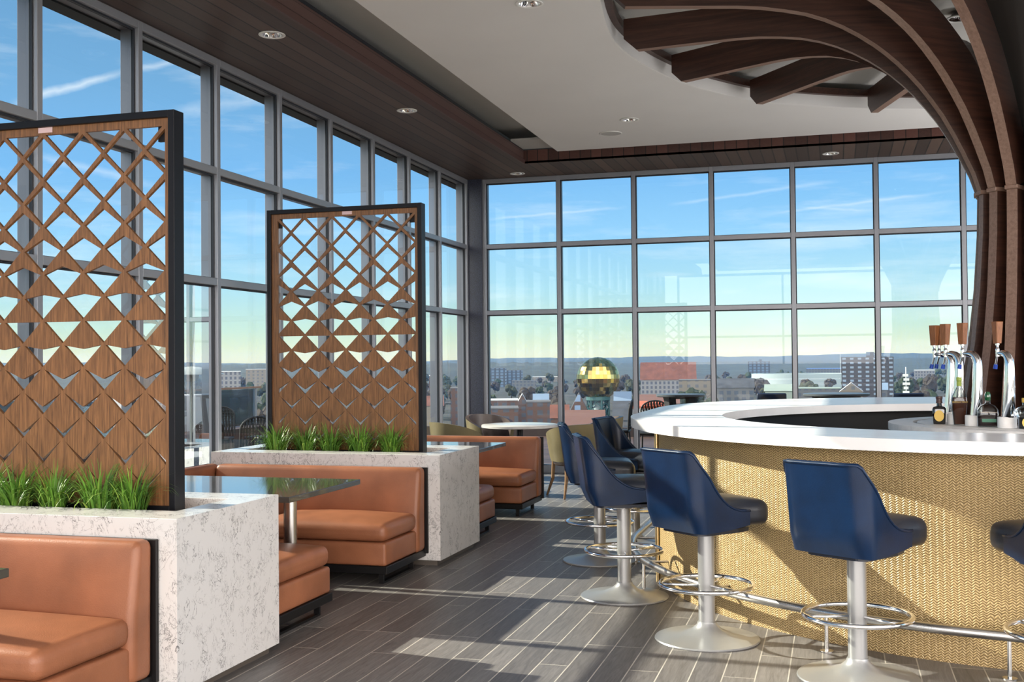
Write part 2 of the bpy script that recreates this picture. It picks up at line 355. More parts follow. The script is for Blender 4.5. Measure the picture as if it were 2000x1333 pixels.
def prism(bm, poly, z0, z1):
    A = [bm.verts.new((x, y, z0)) for x, y in poly]; B = [bm.verts.new((x, y, z1)) for x, y in poly]
    bm.faces.new(A[::-1]); bm.faces.new(B)
    for k in range(len(poly)): bm.faces.new((A[k], A[(k+1) % len(poly)], B[(k+1) % len(poly)], B[k]))
    return bm
def ring_slab(bm, outer, inner, z0, z1, uvw=False):
    """slab between two closed outlines with the same number of points"""
    n = len(outer); V = lambda p, z: bm.verts.new((p[0], p[1], z))
    o0 = [V(p, z0) for p in outer]; o1 = [V(p, z1) for p in outer]; i0 = [V(p, z0) for p in inner]; i1 = [V(p, z1) for p in inner]
    for k in range(n):
        j = (k+1) % n
        bm.faces.new((o0[k], o0[j], o1[j], o1[k])); bm.faces.new((i0[j], i0[k], i1[k], i1[j]))
        bm.faces.new((o1[k], o1[j], i1[j], i1[k])); bm.faces.new((o0[j], o0[k], i0[k], i0[j]))
    return bm
def plate_holes(outer, holes, z0, z1):
    """flat plate in local xy with holes, extruded"""
    loops = [outer]+holes; co = [Vector(p) for l in loops for p in l]; ed = []; k = 0
    for l in loops:
        ed += [(k+i, k+(i+1) % len(l)) for i in range(len(l))]; k += len(l)
    v2, e2, f2, *_ = geometry.delaunay_2d_cdt(co, ed, [], 1, 1e-6)
    def inside(pt, poly):
        c = False; j = len(poly)-1
        for i in range(len(poly)):
            if (poly[i][1] > pt[1]) != (poly[j][1] > pt[1]) and pt[0] < (poly[j][0]-poly[i][0])*(pt[1]-poly[i][1])/(poly[j][1]-poly[i][1])+poly[i][0]: c = not c
            j = i
        return c
    bm = bmesh.new(); vs = [bm.verts.new((p.x, p.y, z0)) for p in v2]; fs = []
    for f in f2:
        cpt = ((v2[f[0]].x+v2[f[1]].x+v2[f[2]].x)/3, (v2[f[0]].y+v2[f[1]].y+v2[f[2]].y)/3)
        if inside(cpt, outer) and not any(inside(cpt, h) for h in holes): fs.append(bm.faces.new([vs[i] for i in f]))
    r = bmesh.ops.extrude_face_region(bm, geom=fs)
    bmesh.ops.translate(bm, verts=[g for g in r['geom'] if isinstance(g, bmesh.types.BMVert)], vec=(0, 0, z1-z0))
    for v in [v for v in bm.verts if not v.link_faces]: bm.verts.remove(v)
    return bm
def thing(name, label, cat, loc=(0, 0, 0), rz=0, group=None):
    o = bpy.data.objects.new(name, None); COL.objects.link(o); o.empty_display_size = .1
    o.location = loc; o.rotation_euler = (0, 0, rz); o['label'] = label; o['category'] = cat
    if group: o['group'] = group
    return o
def tag(o, label, cat, group=None, kind=None):
    o['label'] = label; o['category'] = cat
    if group: o['group'] = group
    if kind: o['kind'] = kind
    return o
def struct(o, label=None):
    o['kind'] = 'structure'
    if label: o['label'] = label
    return o
KIDS = {}
def dup(root, loc, rz=None, label=None, group=None, scale=None):
    r = root.copy(); COL.objects.link(r); r.location = loc
    if rz is not None: r.rotation_euler = (0, 0, rz)
    if scale is not None: r.scale = scale
    if label: r['label'] = label
    if group: r['group'] = group
    for ch in list(root.children):
        c = ch.copy(); COL.objects.link(c); c.parent = r
        for g in list(ch.children):
            d = g.copy(); COL.objects.link(d); d.parent = c
    return r

# ------------------------------------------------------------------ setting: floor, ceilings, soffit
bm = new_bm(); box(bm, (-5.2, -4.0, -.25), (8.2, 15.25, 0)); struct(obj('floor', bm, FLOORM), 'grey wood-look plank tile floor with pale joints')

XW, YB = -5.0, 15.08          # inner faces of the glazed walls
HEAD = 4.148
def oval(cx, cy, ra, n=96, ry=None, cy2=None):
    """closed outline: near half circle about (cx,cy), far half circle about (cx,cy2)"""
    cy2 = cy if cy2 is None else cy2; P = []
    for k in range(n):
        a = 2*PI*k/n; P.append((cx+ra*math.cos(a), (cy2 if math.sin(a) > 0 else cy)+ra*math.sin(a)))
    return P
CX, CY = 1.40, 8.90           # the tree column
HOLE_CTRL = [(-1.705, 8.45), (-1.758, 8.93), (-1.762, 9.35), (-1.705, 9.80), (-1.58, 10.32), (-1.396, 10.851), (-1.128, 11.342), (-.729, 11.895), (-.292, 12.213), (.159, 12.49), (.617, 12.694), (1.1, 12.83)]
def hole_outline():
    left = [(-1.0, 6.25), (-1.38, 6.98), (-1.60, 7.75)]+HOLE_CTRL; left = [(.15, 5.3), (-.55, 5.72)]+left
    left = [(1.45, 5.02)]+left
    ctrl = left+[(2*1.45-x, y) for x, y in left[::-1][0:-1]]
    n = len(ctrl); P = []
    for i in range(n):
        p0, p1, p2, p3 = (Vector(ctrl[(i+j-1) % n]) for j in range(4))
        for s in range(6):
            t = s/6; P.append(tuple(.5*((2*p1)+(-p0+p2)*t+(2*p0-5*p1+4*p2-p3)*t*t+(-p0+3*p1-3*p2+p3)*t**3)))
    return P
HOLE = hole_outline()
def inset(P, d):
    c = Vector((1.45, 9.0)); return [tuple(c+(Vector(p)-c)*(1-d/(Vector(p)-c).length)) for p in P]
def disc(x, y, r=.079, n=28): return [(x+r*math.cos(2*PI*k/n), y+r*math.sin(2*PI*k/n)) for k in range(n)]
LIGHTS_SOFFIT = [(-4.23, 7.87), (-4.20, 10.67), (-4.18, 14.74), (-.03, 14.60)]; LIGHTS_CEIL = [(-2.18, 8.06), (-2.18, 12.30)]
cl = obj('ceiling', plate_holes([(-3.40, -4), (8.2, -4), (8.2, 13.88), (-3.40, 13.88)], [HOLE]+[disc(*p) for p in LIGHTS_CEIL], 4.25, 4.33), WHITEPAINT); struct(cl, 'white painted ceiling panel with a round opening')
bm = new_bm(); box(bm, (-5.2, -4, 4.50), (8.2, 15.25, 4.62)); struct(obj('ceiling_recess', bm, GREYPAINT), 'grey upper ceiling above the white panel')
bm = new_bm(); box(bm, (-3.9, 13.45, 4.335), (8.2, 14.04, 4.36)); struct(obj('trim_1', bm, GREYPAINT))
bm = new_bm(); ring_slab(bm, HOLE, inset(HOLE, .012), 4.252, 4.385); struct(obj('trim_2', bm, WHITEPAINT, smooth=True, ang=40), 'pale rim around the round ceiling opening')
bm = new_bm(); ring_slab(bm, inset(HOLE, .013), inset(HOLE, .07), 4.37, 4.44); struct(obj('trim_3', bm, RIBWOOD, smooth=True, ang=40), 'dark wood ring inside the ceiling opening')
# soffit: one L of boards
bm = plate_holes([(XW-.12, -4), (-3.90, -4), (-3.90, 14.05), (8.2, 14.05), (8.2, YB+.12), (XW-.12, YB+.12)], [disc(*p) for p in LIGHTS_SOFFIT], HEAD, HEAD+.03); struct(obj('trim_4', bm, SOFFITM), 'dark stained wood board soffit along the windows')
bm = new_bm(); box(bm, (-3.93, -4, HEAD+.03), (-3.90, 14.05, HEAD+.175)); box(bm, (-3.905, -4, HEAD-.004), (-3.88, 14.07, HEAD+.05)); struct(obj('trim_5', bm, FASCIALEFT), 'long dark wood fascia boards beside the left windows')
bm = new_bm(); box(bm, (-3.90, 14.05, HEAD+.002), (8.2, 14.08, HEAD+.175)); struct(obj('trim_6', bm, FASCIABACK), 'short upright dark wood fascia boards above the back windows')
bm = new_bm(); box(bm, (-5.2, -4, HEAD+.2), (-3.93, 15.25, HEAD+.23)); box(bm, (-3.93, 14.08, HEAD+.2), (8.2, 15.25, HEAD+.23)); struct(obj('ceiling_backing', bm, ALUDARK))

# ------------------------------------------------------------------ glazed walls, one window per bay
def window_bay(k, a, b, side, last=False):
    """bay between positions a and b along the wall; side 'left' runs along y at x=XW, 'back' along x at y=YB"""
    W2 = .027; D0, D1 = .0, .16
    def bx(bm, u0, u1, z0, z1, d0=D0, d1=D1):
        if side == 'left': box(bm, (XW-d1, u0, z0), (XW-d0, u1, z1), .003, 1)
        elif side == 'back': box(bm, (u0, YB+d0, z0), (u1, YB+d1, z1), .003, 1)
        elif side == 'right': box(bm, (8.0+d0, u0, z0), (8.0+d1, u1, z1), .003, 1)
        else: box(bm, (u0, -3.8-d1, z0), (u1, -3.8-d0, z1), .003, 1)
    bm = new_bm()
    bx(bm, a-W2, a+W2, 0, HEAD)
    if last: bx(bm, b-W2, b+W2, 0, HEAD)
    a1, b1 = a+W2, b-W2
    bx(bm, a1, b1, 0, .11); bx(bm, a1, b1, HEAD-.062, HEAD)
    for z in (2.248, 3.188): bx(bm, a1, b1, z-.031, z+.031, .002)
    fr = struct(obj('window_%d' % k, bm, ALU), 'tall grey aluminium window bay with three lights')
    g = new_bm()
    for z0, z1 in ((.11, 2.217), (2.279, 3.157), (3.219, HEAD-.062)):
        if side == 'left': bmesh.ops.create_grid(g, x_segments=1, y_segments=1, size=.5, matrix=Matrix.Translation((XW-.045, (a1+b1)/2, (z0+z1)/2)) @ Matrix.Rotation(PI/2, 4, 'Y') @ Matrix.Diagonal((z1-z0, b1-a1, 1, 1)))
        elif side == 'back': bmesh.ops.create_grid(g, x_segments=1, y_segments=1, size=.5, matrix=Matrix.Translation(((a1+b1)/2, YB+.045, (z0+z1)/2)) @ Matrix.Rotation(PI/2, 4, 'X') @ Matrix.Diagonal((b1-a1, z1-z0, 1, 1)))
    if side in ('left', 'back'):
        obj('glass', g, GLASS, fr)
        gs = new_bm()      # dark gaskets round each light
        for z0, z1 in ((.11, 2.217), (2.279, 3.157), (3.219, HEAD-.062)):
            bx(gs, a1, a1+.012, z0, z1, .03, .06); bx(gs, b1-.012, b1, z0, z1, .03, .06)
            bx(gs, a1+.012, b1-.012, z0, z0+.006, .03, .06); bx(gs, a1+.012, b1-.012, z1-.014, z1, .03, .06)
        obj('gasket', gs, ALUDARK, fr)
    else: g.free()
    return fr
YL = [8.363+1.1065*i for i in range(-11, 7)]           # left mullions, last 15.0
k = 1
for a, b in zip(YL, YL[1:]):
    window_bay(k, a, b, 'left', last=(b == YL[-1])); k += 1
XBK = [-4.775, -3.692, -2.634, -1.580, -.521, .522, 1.570, 2.62, 3.67, 4.72, 5.77, 6.82, 7.87]
for a, b in zip(XBK, XBK[1:]):
    window_bay(k, a, b, 'back', last=(b == XBK[-1])); k += 1
for i in range(6):                                        # open bays behind and to the side of the viewer
    window_bay(k, -3.6+3.05*i, -3.6+3.05*(i+1), 'right', last=(i == 5)); k += 1
for i in range(4):
    window_bay(k, -4.6+3.1*i, -4.6+3.1*(i+1), 'rear', last=(i == 3)); k += 1
bm = new_bm(); box(bm, (XW-.16, YL[-1]+.03, 0), (-4.80, YB+.16, HEAD)); struct(obj('wall_corner', bm, GRANITE), 'speckled blue-black corner column between the glazed walls')

bm = new_bm(); box(bm, (XW-.30, -4, HEAD-.075), (XW-.161, YB+.3, HEAD+.3)); struct(obj('roof_overhang', bm, mat('dark_overhang', (.018, .02, .022), .7)), 'dark roof edge outside the left windows')

# ------------------------------------------------------------------ downlights and speaker
def downlight(x, y, z, label, group):
    t = thing('downlight', label, 'ceiling light', (x, y, z), 0, group)
    b = new_bm(); lathe(b, [(.078, 0), (.104, -.001), (.106, -.006), (.100, -.009), (.080, -.008), (.078, 0)], 36); obj('trim_ring', b, mat('light_trim', (.75, .75, .73), .35), t, True)
    b = new_bm(); lathe(b, [(.080, -.006), (.072, .012), (.052, .035), (.030, .05), (0, .052)], 36); obj('reflector', b, CHROME, t, True)
    b = new_bm(); lathe(b, [(0, .012), (.018, .014), (.022, .03), (.02, .048)], 20); obj('bulb', b, mat('bulb_glass', (.8, .8, .76), .3), t, True)
    return t
downlight(-4.23, 7.87, HEAD, 'recessed round light in the wood soffit nearest the viewer', 'recessed lights in the wood soffit')
downlight(-4.20, 10.67, HEAD, 'recessed round light in the wood soffit above the middle left windows', 'recessed lights in the wood soffit')
downlight(-4.18, 14.74, HEAD, 'recessed round light in the wood soffit at the glazed corner', 'recessed lights in the wood soffit')
downlight(-.03, 14.60, HEAD, 'recessed round light in the wood soffit above the back windows', 'recessed lights in the wood soffit')
downlight(-2.18, 8.06, 4.25, 'recessed round light in the white ceiling near the top edge', 'recessed lights in the white ceiling')
downlight(-2.18, 12.30, 4.25, 'recessed round light in the white ceiling beside the round speaker', 'recessed lights in the white ceiling')
downlight(1.04, 10.15, 4.446, 'recessed round light inside the round ceiling opening among the ribs', 'recessed lights in the white ceiling')
t = thing('ceiling_speaker', 'flat round white speaker grille in the white ceiling', 'speaker', (-2.53, 12.98, 4.25))
b = new_bm(); lathe(b, [(.135, 0), (.137, -.006), (.128, -.009), (.122, -.006)], 40); obj('rim', b, WHITEPAINT, t, True)
b = new_bm(); lathe(b, [(.124, -.006), (0, -.008)], 40); obj('grille', b, mat('speaker_grille', (.50, .50, .49), .7, bump=(400, .6, 1)), t)

# ------------------------------------------------------------------ planters with lattice screens and grasses
PER = 3.523
def planter(y0, label):
    t = thing('planter', label, 'planter', (0, y0, 0))
    X0, X1, D, H = -4.87, -2.905, .968, .845
    b = new_bm()
    ox = [(X0, 0), (X1, 0), (X1, D), (X0, D)]; ix = [(X0+.17, .25), (X1-.165, .25), (X1-.165, .735), (X0+.17, .735)]
    ring_slab(b, ox, ix, .045, H); bmesh.ops.bevel(b, geom=[e for e in b.edges if all(v.co.z > H-.01 for v in e.verts)], offset=.002, segments=1, affect='EDGES')
    obj('stone_casing', b, QUARTZ, t)
    b = new_bm(); box(b, (X0+.03, .04, 0), (X1-.04, D-.04, .045)); obj('toe_kick', b, TOEKICK, t)
    b = new_bm(); bmesh.ops.create_grid(b, x_segments=70, y_segments=20, size=.5, matrix=Matrix.Translation(((X0+X1)/2, .4925, .772)) @ Matrix.Diagonal((X1-X0-.335, .485, 1, 1)))
    for v in b.verts: v.co.z += random.uniform(-.014, .02)
    o = obj('mulch', b, SOILM, t); o['kind'] = 'stuff'
    return t
planter(4.482, 'veined white stone planter nearest the viewer')
planter(4.482+PER, 'veined white stone planter in the middle, behind the grey booth table')

TT = [0, .95, .92, .86, .75, .57, .38, .17, 0, -.17, -.45, -.62, -.74, -.84, -.91]
def lattice_bm():
    XL, XR, ZT, ZB = -4.578, -3.250, 2.822, .80
    P = .2494; HZ = .125; xl = -4.525; zt = 2.783; s = .009
    holes = []
    for j, tq in enumerate(TT):
        z = zt-HZ*j
        off = .5 if j % 2 == 0 else 0
        for i in range(-1, 7):
            cx = xl+P*(i+off)
            if cx < xl-.02 or cx > xl+5*P+.02: continue
            hw = P/2-s*1.25; B = (cx, z-HZ+s*1.3); Lp, Rp = (cx-hw, z), (cx+hw, z)
            tz = z+(HZ-s*1.3)*tq
            if j == 0: poly = [(cx-hw+.008, z-.008), B, (cx+hw-.008, z-.008)]
            elif abs(tq) < .01: poly = [Lp, B, Rp]
            else:
                if tq < -.8: B = (cx, z-HZ+s*.4)
                poly = [Lp, B, Rp, (cx, tz)]
            # clip against the side borders
            lo, hi = xl+.004, xl+5*P-.004
            def clip(poly, xx, keep_gt):
                out = []
                for q in range(len(poly)):
                    a, c = poly[q], poly[(q+1) % len(poly)]
                    ia = (a[0] >= xx) if keep_gt else (a[0] <= xx); ic = (c[0] >= xx) if keep_gt else (c[0] <= xx)
                    if ia: out.append(a)
                    if ia != ic:
                        u = (xx-a[0])/(c[0]-a[0]); out.append((xx, a[1]+u*(c[1]-a[1])))
                return out
            poly = clip(clip(poly, lo, True), hi, False)
            if len(poly) >= 3: holes.append(poly)
    b = plate_holes([(XL, ZB), (XR, ZB), (XR, ZT), (XL, ZT)], holes, 0, .019)
    for v in b.verts: v.co = Vector((v.co.x, .040-v.co.z, v.co.y))
    return b
def screen(y0, label, lbx):
    t = thing('lattice_screen', label, 'screen', (0, y0, .77))
    def sh(b):
        for v in b.verts: v.co.z -= .77
        return b
    b = new_bm(); X0, X1, ZT, ZB, TW, DP = -4.613, -3.216, 2.852, .77, .036, .09
    box(b, (X0, 0, ZB), (X0+TW, DP, ZT), .002, 1); box(b, (X1-TW, 0, ZB), (X1, DP, ZT), .002, 1)
    box(b, (X0+TW, 0, ZT-TW), (X1-TW, DP, ZT), .002, 1); box(b, (X0+TW, 0, ZB+.035), (X1-TW, DP, ZB+.065), .002, 1)
    obj('frame', sh(b), BLACK, t)
    p = obj('lattice_panel', sh(lattice_bm()), WALNUT, t)
    for sx in (-4.575, -3.335):
        b = new_bm(); box(b, (sx, .042, 2.70), (sx+.08, .062, 2.816)); obj('corner_bracket', sh(b), BLACK, t)
    b = new_bm(); box(b, (lbx, .0195, 2.787), (lbx+.088, .021, 2.815)); obj('sticker', sh(b), LABELPINK, t)['label'] = 'small pale pink sticker'
    return t
screen(8.47-PER, 'cut-out walnut lattice screen in the near planter', -4.05)
screen(8.47, 'cut-out walnut lattice screen in the middle planter', -3.925)

def blade_mat():
    m = bpy.data.materials.new('grass_blade'); m.use_nodes = True; t = m.node_tree; b = t.nodes['Principled BSDF']
    a = nd(t, 'ShaderNodeAttribute'); a.attribute_name = 'shade'
    t.links.new(ramp(t, a.outputs['Fac'], [(0, (.045, .125, .02)), (.55, (.13, .28, .035)), (1, (.50, .58, .12))]), b.inputs['Base Color'])
    b.inputs['Roughness'].default_value = .42; b.inputs['Transmission Weight'].default_value = 0
    return m
BLADE = blade_mat()
def tuft(seed, n, hgt):
    rn = random.Random(seed); b = new_bm(); sh = []
    for _ in range(n):
        a = rn.uniform(0, 2*PI); r0 = rn.uniform(0, .075); L_ = hgt*rn.uniform(.55, 1.12); lean = rn.uniform(.3, 2.1); wd = rn.uniform(.0034, .0058)
        p = Vector((r0*math.cos(a), r0*math.sin(a), -.01)); a2 = a+rn.uniform(-.6, .6); side = Vector((-math.sin(a2), math.cos(a2), 0))
        ang = rn.uniform(.02, .3); prev = None; val = min(1, max(0, rn.gauss(.42, .2)))
        NS = 6
        for q in range(NS+1):
            wq = wd*(1-(q/NS)**2.4)+.0004
            v0, v1 = b.verts.new(p-side*wq), b.verts.new(p+side*wq)
            if prev: b.faces.new((prev[0], prev[1], v1, v0)); sh.append(val)
            prev = (v0, v1)
            d = Vector((math.cos(a2)*math.sin(ang), math.sin(a2)*math.sin(ang), math.cos(ang))); p = p+d*(L_/NS); ang += lean*(.12+.32*q/NS)
    me = bpy.data.meshes.new('tuft'); b.to_mesh(me); b.free()
    at = me.attributes.new('shade', 'FLOAT', 'FACE')
    for i, v in enumerate(sh): at.data[i].value = v
    for p in me.polygons: p.use_smooth = True
    return me
TUFTS = [tuft(11+i, 230, .315) for i in range(4)]
def ground_x(px, y):                     # world x seen at a pixel column on the plane at y
    v = ray(px, 900); return v.x*y/v.y
spots1 = [(-25, 'at the picture edge'), (30, 'second from the picture edge'), (105, 'third from the picture edge'), (195, 'fourth, in front of the slit panel'), (258, 'next to the black screen post')]
for i, (px, wh) in enumerate(spots1):
    y = 4.482+.36; o = link('grass_plant', TUFTS[i % 4], BLADE); o.location = (ground_x(px, y), y, .785); o.rotation_euler.z = i*1.3; o.scale = (1, .8, .95)
    tag(o, 'green strappy grass clump in the near planter, '+wh, 'plant', 'grass clumps in the planters')
spots2 = [(540, 'outermost, beside the window'), (597, 'second from the window'), (645, 'yellowish, in the middle'), (703, 'fullest, second from the aisle'), (764, 'by the aisle-side screen post')]
for i, (px, wh) in enumerate(spots2):
    y = 8.005+.36; o = link('grass_plant', TUFTS[(i+2) % 4], BLADE); o.location = (ground_x(px, y), y, .785); o.rotation_euler.z = i*2.1+.5; o.scale = (1, .8, 1)
    tag(o, 'green strappy grass clump in the middle planter, '+wh, 'plant', 'grass clumps in the planters')
for px, y, lab in ((379, 4.482+.62, 'sparse grass blades beyond the near screen post'), (420, 4.482+.66, 'thin grass clump behind the near screen by the planter corner')): pass

# ------------------------------------------------------------------ booths
def bench(y_back, facing, label, group, xr=-3.03, depth=.77, seat=1.72):
    """upholstered bench along x; facing -1 looks toward the viewer, +1 away"""
    t = thing('booth_bench', label, 'bench', (xr, y_back, 0), 0, group)
    LN = 1.72; f = facing
    def Y(a, c): return (min(f*a, f*c), max(f*a, f*c))
    def bx(d0, d1, z0, z1, x0=-LN, x1=0, **k):
        b = new_bm(); y0, y1 = Y(d0, d1)
        if 'r' in k: rbox(b, (x0, y0, z0), (x1, y1, z1), k['r'], 9, k.get('crown', 0))
        else: box(b, (x0, y0, z0), (x1, y1, z1), k.get('bev', .003), 1)
        return b
    obj('back_panel', bx(.0, .02, .10, .752, -LN, .033), BLACKPANEL, t)
    b = bx(.0205, .185, .125, .757, x1=.018, r=.038)
    for v in b.verts:                         # the backrest leans and thins toward its top
        k = max(0, (v.co.z-.40)/.36); dd = f*v.co.y
        v.co.y = f*(.0205+(dd-.0205)*(1-.33*k))
    obj('backrest', b, LEATHER, t, True)
    obj('seat_cushion', bx(.15, depth, .297, .425, x0=-seat, r=.048, crown=.038), LEATHER, t, True)
    obj('seat_base', bx(.13, depth, .132, .294, x0=-seat, r=.02), LEATHER, t, True)
    obj('plinth', bx(.0, depth+.005, .078, .131, -seat, .01, bev=.004), BLACKPANEL, t)
    for x in (-.06, -seat+.1):
        b = new_bm(); y0, y1 = f*.14, f*(depth-.07)
        bar(b, (x, y0, 0), (x, y0, .08), .035, .02); bar(b, (x, y1, 0), (x, y1, .08), .035, .02); box(b, (x-.018, min(y0, y1), .0), (x+.018, max(y0, y1), .014))
        obj('leg', b, BLACKPANEL, t)
    return t
G = 'tan leather booth benches'
bench(8.0-PER, -1, 'tan leather bench nearest the viewer, backed by the near stone planter', G)
bench(5.455, 1, 'tan leather bench half hidden behind the near stone planter, facing away', G, depth=.90, seat=1.0)
bench(8.0, -1, 'tan leather bench with backrest against the middle planter', G, seat=1.0)
bench(5.455+PER, 1, 'tan leather bench end showing behind the middle planter', G, depth=.86)
bench(8.0+PER-.03, -1, 'farthest tan leather bench beside the olive tub chairs', G)
# window-side runs are short back pieces between the benches
def window_back(y0, y1, label):
    t = thing('booth_bench', label, 'bench', (-4.88, (y0+y1)/2, 0), 0, G); h = (y1-y0)/2
    b = new_bm(); box(b, (0, -h, .10), (.02, h, .752), .003, 1); obj('back_panel', b, BLACKPANEL, t)
    b = new_bm(); rbox(b, (.021, -h, .125), (.118, h, .757), .04, 9); obj('backrest', b, LEATHER, t, True)
    return t
t = window_back(5.66, 7.97, 'window-side tan leather back joining the two benches of the middle booth')
b = new_bm(); rbox(b, (.11, -1.08, .297), (.83, .85, .425), .045, 9, .03); obj('seat_cushion', b, LEATHER, t, True)
b = new_bm(); box(b, (.11, -1.08, .132), (.81, .85, .29), .012, 2); obj('seat_base', b, LEATHER, t)
b = new_bm(); box(b, (.03, -1.04, .0), (.78, .80, .131), .004, 1); obj('plinth', b, BLACKPANEL, t)
window_back(9.18, 11.3, 'window-side tan leather back of the far booth')

def booth_table(y0, label, xr=-3.155):
    t = thing('booth_table', label, 'table', (xr-.265, y0, 0), 0, 'grey booth tables')
    b = new_bm(); box(b, (-1.27, -.52, .716), (.265, .52, .752), .004, 2); obj('tabletop', b, TABLEGREY, t)
    b = new_bm(); lathe(b, [(0, .012), (.04, .012), (.043, .03), (.043, .70), (.11, .705), (.11, .716), (0, .716)], 28); o = obj('pedestal', b, STEEL, t, True, 40); o.location.x = .0
    b = new_bm(); lathe(b, [(0, 0), (.20, 0), (.20, .008), (.06, .02), (0, .02)], 36); obj('foot_disc', b, STEEL, t, True, 40)
    return t
booth_table(6.575, 'grey glossy booth table on a steel post behind the near planter')
booth_table(3.18, 'grey table edge at the left picture border over the nearest bench')
booth_table(6.575+PER, 'grey booth table behind the middle planter')

# ------------------------------------------------------------------ the bar
NB = 120
OUT = oval(1.32, 8.62, 2.82, NB, cy2=9.75); BASE = oval(1.32, 8.62, 2.65, NB, cy2=9.75)
INN = oval(1.32, 8.62, 2.15, NB); INB = oval(1.32, 8.62, 2.25, NB)
BT, BU = 1.14, 1.075
bar_t = thing('bar', 'oval cocktail bar with thick white counter and gold woven front', 'bar', (1.32, 9.0, 0))
def loc(P): return [(x-1.32, y-9.0) for x, y in P]
b = new_bm(); ring_slab(b, loc(OUT), loc(INN), BU, BT); bmesh.ops.bevel(b, geom=[e for e in b.edges if len(e.link_faces) == 2 and abs(e.verts[0].co.z-e.verts[1].co.z) < 1e-5 and e.calc_face_angle(0) > 1], offset=.006, segments=2, affect='EDGES')
obj('counter_top', b, WHITETOP, bar_t, True, 35)
b = new_bm(); P = loc(BASE); uvl = b.loops.layers.uv.new('UVMap'); acc = 0
vs0 = [b.verts.new((x, y, .0)) for x, y in P]; vs1 = [b.verts.new((x, y, BU)) for x, y in P]
for i in range(NB):
    j = (i+1) % NB; d = math.hypot(P[j][0]-P[i][0], P[j][1]-P[i][1]); f = b.faces.new((vs0[i], vs0[j], vs1[j], vs1[i]))
    for lp, uvv in zip(f.loops, ((acc, 0), (acc+d, 0), (acc+d, BU), (acc, BU))): lp[uvl].uv = uvv
    acc += d
obj('front_panel', b, WEAVE, bar_t, True)
b = new_bm(); ring_slab(b, loc(oval(1.32, 8.62, 2.30, NB)), loc(INB), 0, BU-.001); obj('inner_wall', b, DARKIN, bar_t, True, 40)
b = new_bm(); ring_slab(b, loc(oval(1.32, 8.62, 2.62, NB, cy2=9.75)), loc(oval(1.32, 8.62, 2.31, NB)), BU-.03, BU-.002); obj('sub_top', b, DARKIN, bar_t)
for a in (197.5, ):
    b = new_bm(); x, y = 2.663*math.cos(R(a)), -.38+2.663*math.sin(R(a)); tube(b, [(x, y, .0), (x, y, BU)], .014, 14); obj('edge_trim', b, BRASS, bar_t, True, 40)
# foot rail
b = new_bm(); RR = 2.65+.17
tube(b, [(RR*math.cos(a), (-.38 if math.sin(a) < 0 else .75)+RR*math.sin(a), .205) for a in [2*PI*i/140 for i in range(140)]], .0255, 12, True)
fr = obj('foot_rail', b, STEEL, bar_t, True)
for a in (160, 182, 203.5, 222.3, 240.5, 259, 278, 298):
    b = new_bm(); c_, s_ = math.cos(R(a)), math.sin(R(a)); yo = -.38 if s_ < 0 else .75; x, y = RR*c_, yo+RR*s_
    tube(b, [(x, y, 0), (x, y, .185)], .011, 10); lathe(b, [(0, 0), (.035, 0), (.035, .006), (0, .008)], 18, (x, y, 0)); tube(b, [(x, y, .19), ((2.65)*c_, yo+2.65*s_, .19)], .009, 8)
    obj('bracket', b, STEEL, fr, True, 40)
# island
IC = (1.46, 8.62); IR = 1.10; IT = 1.085
isl = thing('bar_island', 'round pale stone serving island inside the bar', 'counter', (IC[0], IC[1], 0))
b = new_bm(); ring_slab(b, oval(0, 0, IR, 96), oval(0, 0, IR-.17, 96), IT-.05, IT); obj('island_top', b, PUCK, isl, True, 40)
b = new_bm(); ring_slab(b, oval(0, 0, IR-.172, 96), oval(0, 0, .2, 96), IT-.05, IT-.016); obj('drip_tray', b, mat('tray_steel', (.42, .38, .33), .3, .8), isl, True, 40)
b = new_bm(); ring_slab(b, oval(0, 0, IR-.2, 72), oval(0, 0, IR-.6, 72), IT-.04, IT+.0); obj('tap_shelf', b, PUCK, isl, True, 40)
b = new_bm(); lathe(b, [(IR-.12, 0), (IR-.12, IT-.05)], 72); obj('island_base', b, DARKIN, isl, True)

# ------------------------------------------------------------------ tree column with arching ribs
PROF = [(.385, 2.76), (.43, 2.90), (.50, 3.05), (.57, 3.19), (.65, 3.33), (.73, 3.445), (.81, 3.55), (.89, 3.64), (.97, 3.72), (1.05, 3.79), (1.13, 3.852), (1.25, 3.93), (1.37, 3.995), (1.50, 4.05), (1.64, 4.093), (1.80, 4.122), (1.97, 4.143), (2.15, 4.153)]
tree = thing('tree_column', 'sculptural dark wood column whose ribs arch out into the ceiling opening', 'column', (CX, CY, 0))
def hole_r(ang):
    best = 3.3; d = Vector((math.cos(ang), math.sin(ang)))
    for p, q in zip(HOLE, HOLE[1:]+HOLE[:1]):
        a_, b_ = Vector(p)-Vector((CX, CY)), Vector(q)-Vector((CX, CY))
        den = d.x*(b_-a_).y-d.y*(b_-a_).x
        if abs(den) < 1e-9: continue
        tt = (a_.x*(b_-a_).y-a_.y*(b_-a_).x)/den; ss = (a_.x*d.y-a_.y*d.x)/den
        if tt > 0 and -1e-6 <= ss <= 1+1e-6: best = tt
    return best
def rib_bm(poly, th):
    bb = new_bm(); A = [bb.verts.new((x, -th/2, z)) for x, z in poly]; B = [bb.verts.new((x, th/2, z)) for x, z in poly]
    n = len(poly)
    return bb, A, B
TH = .075
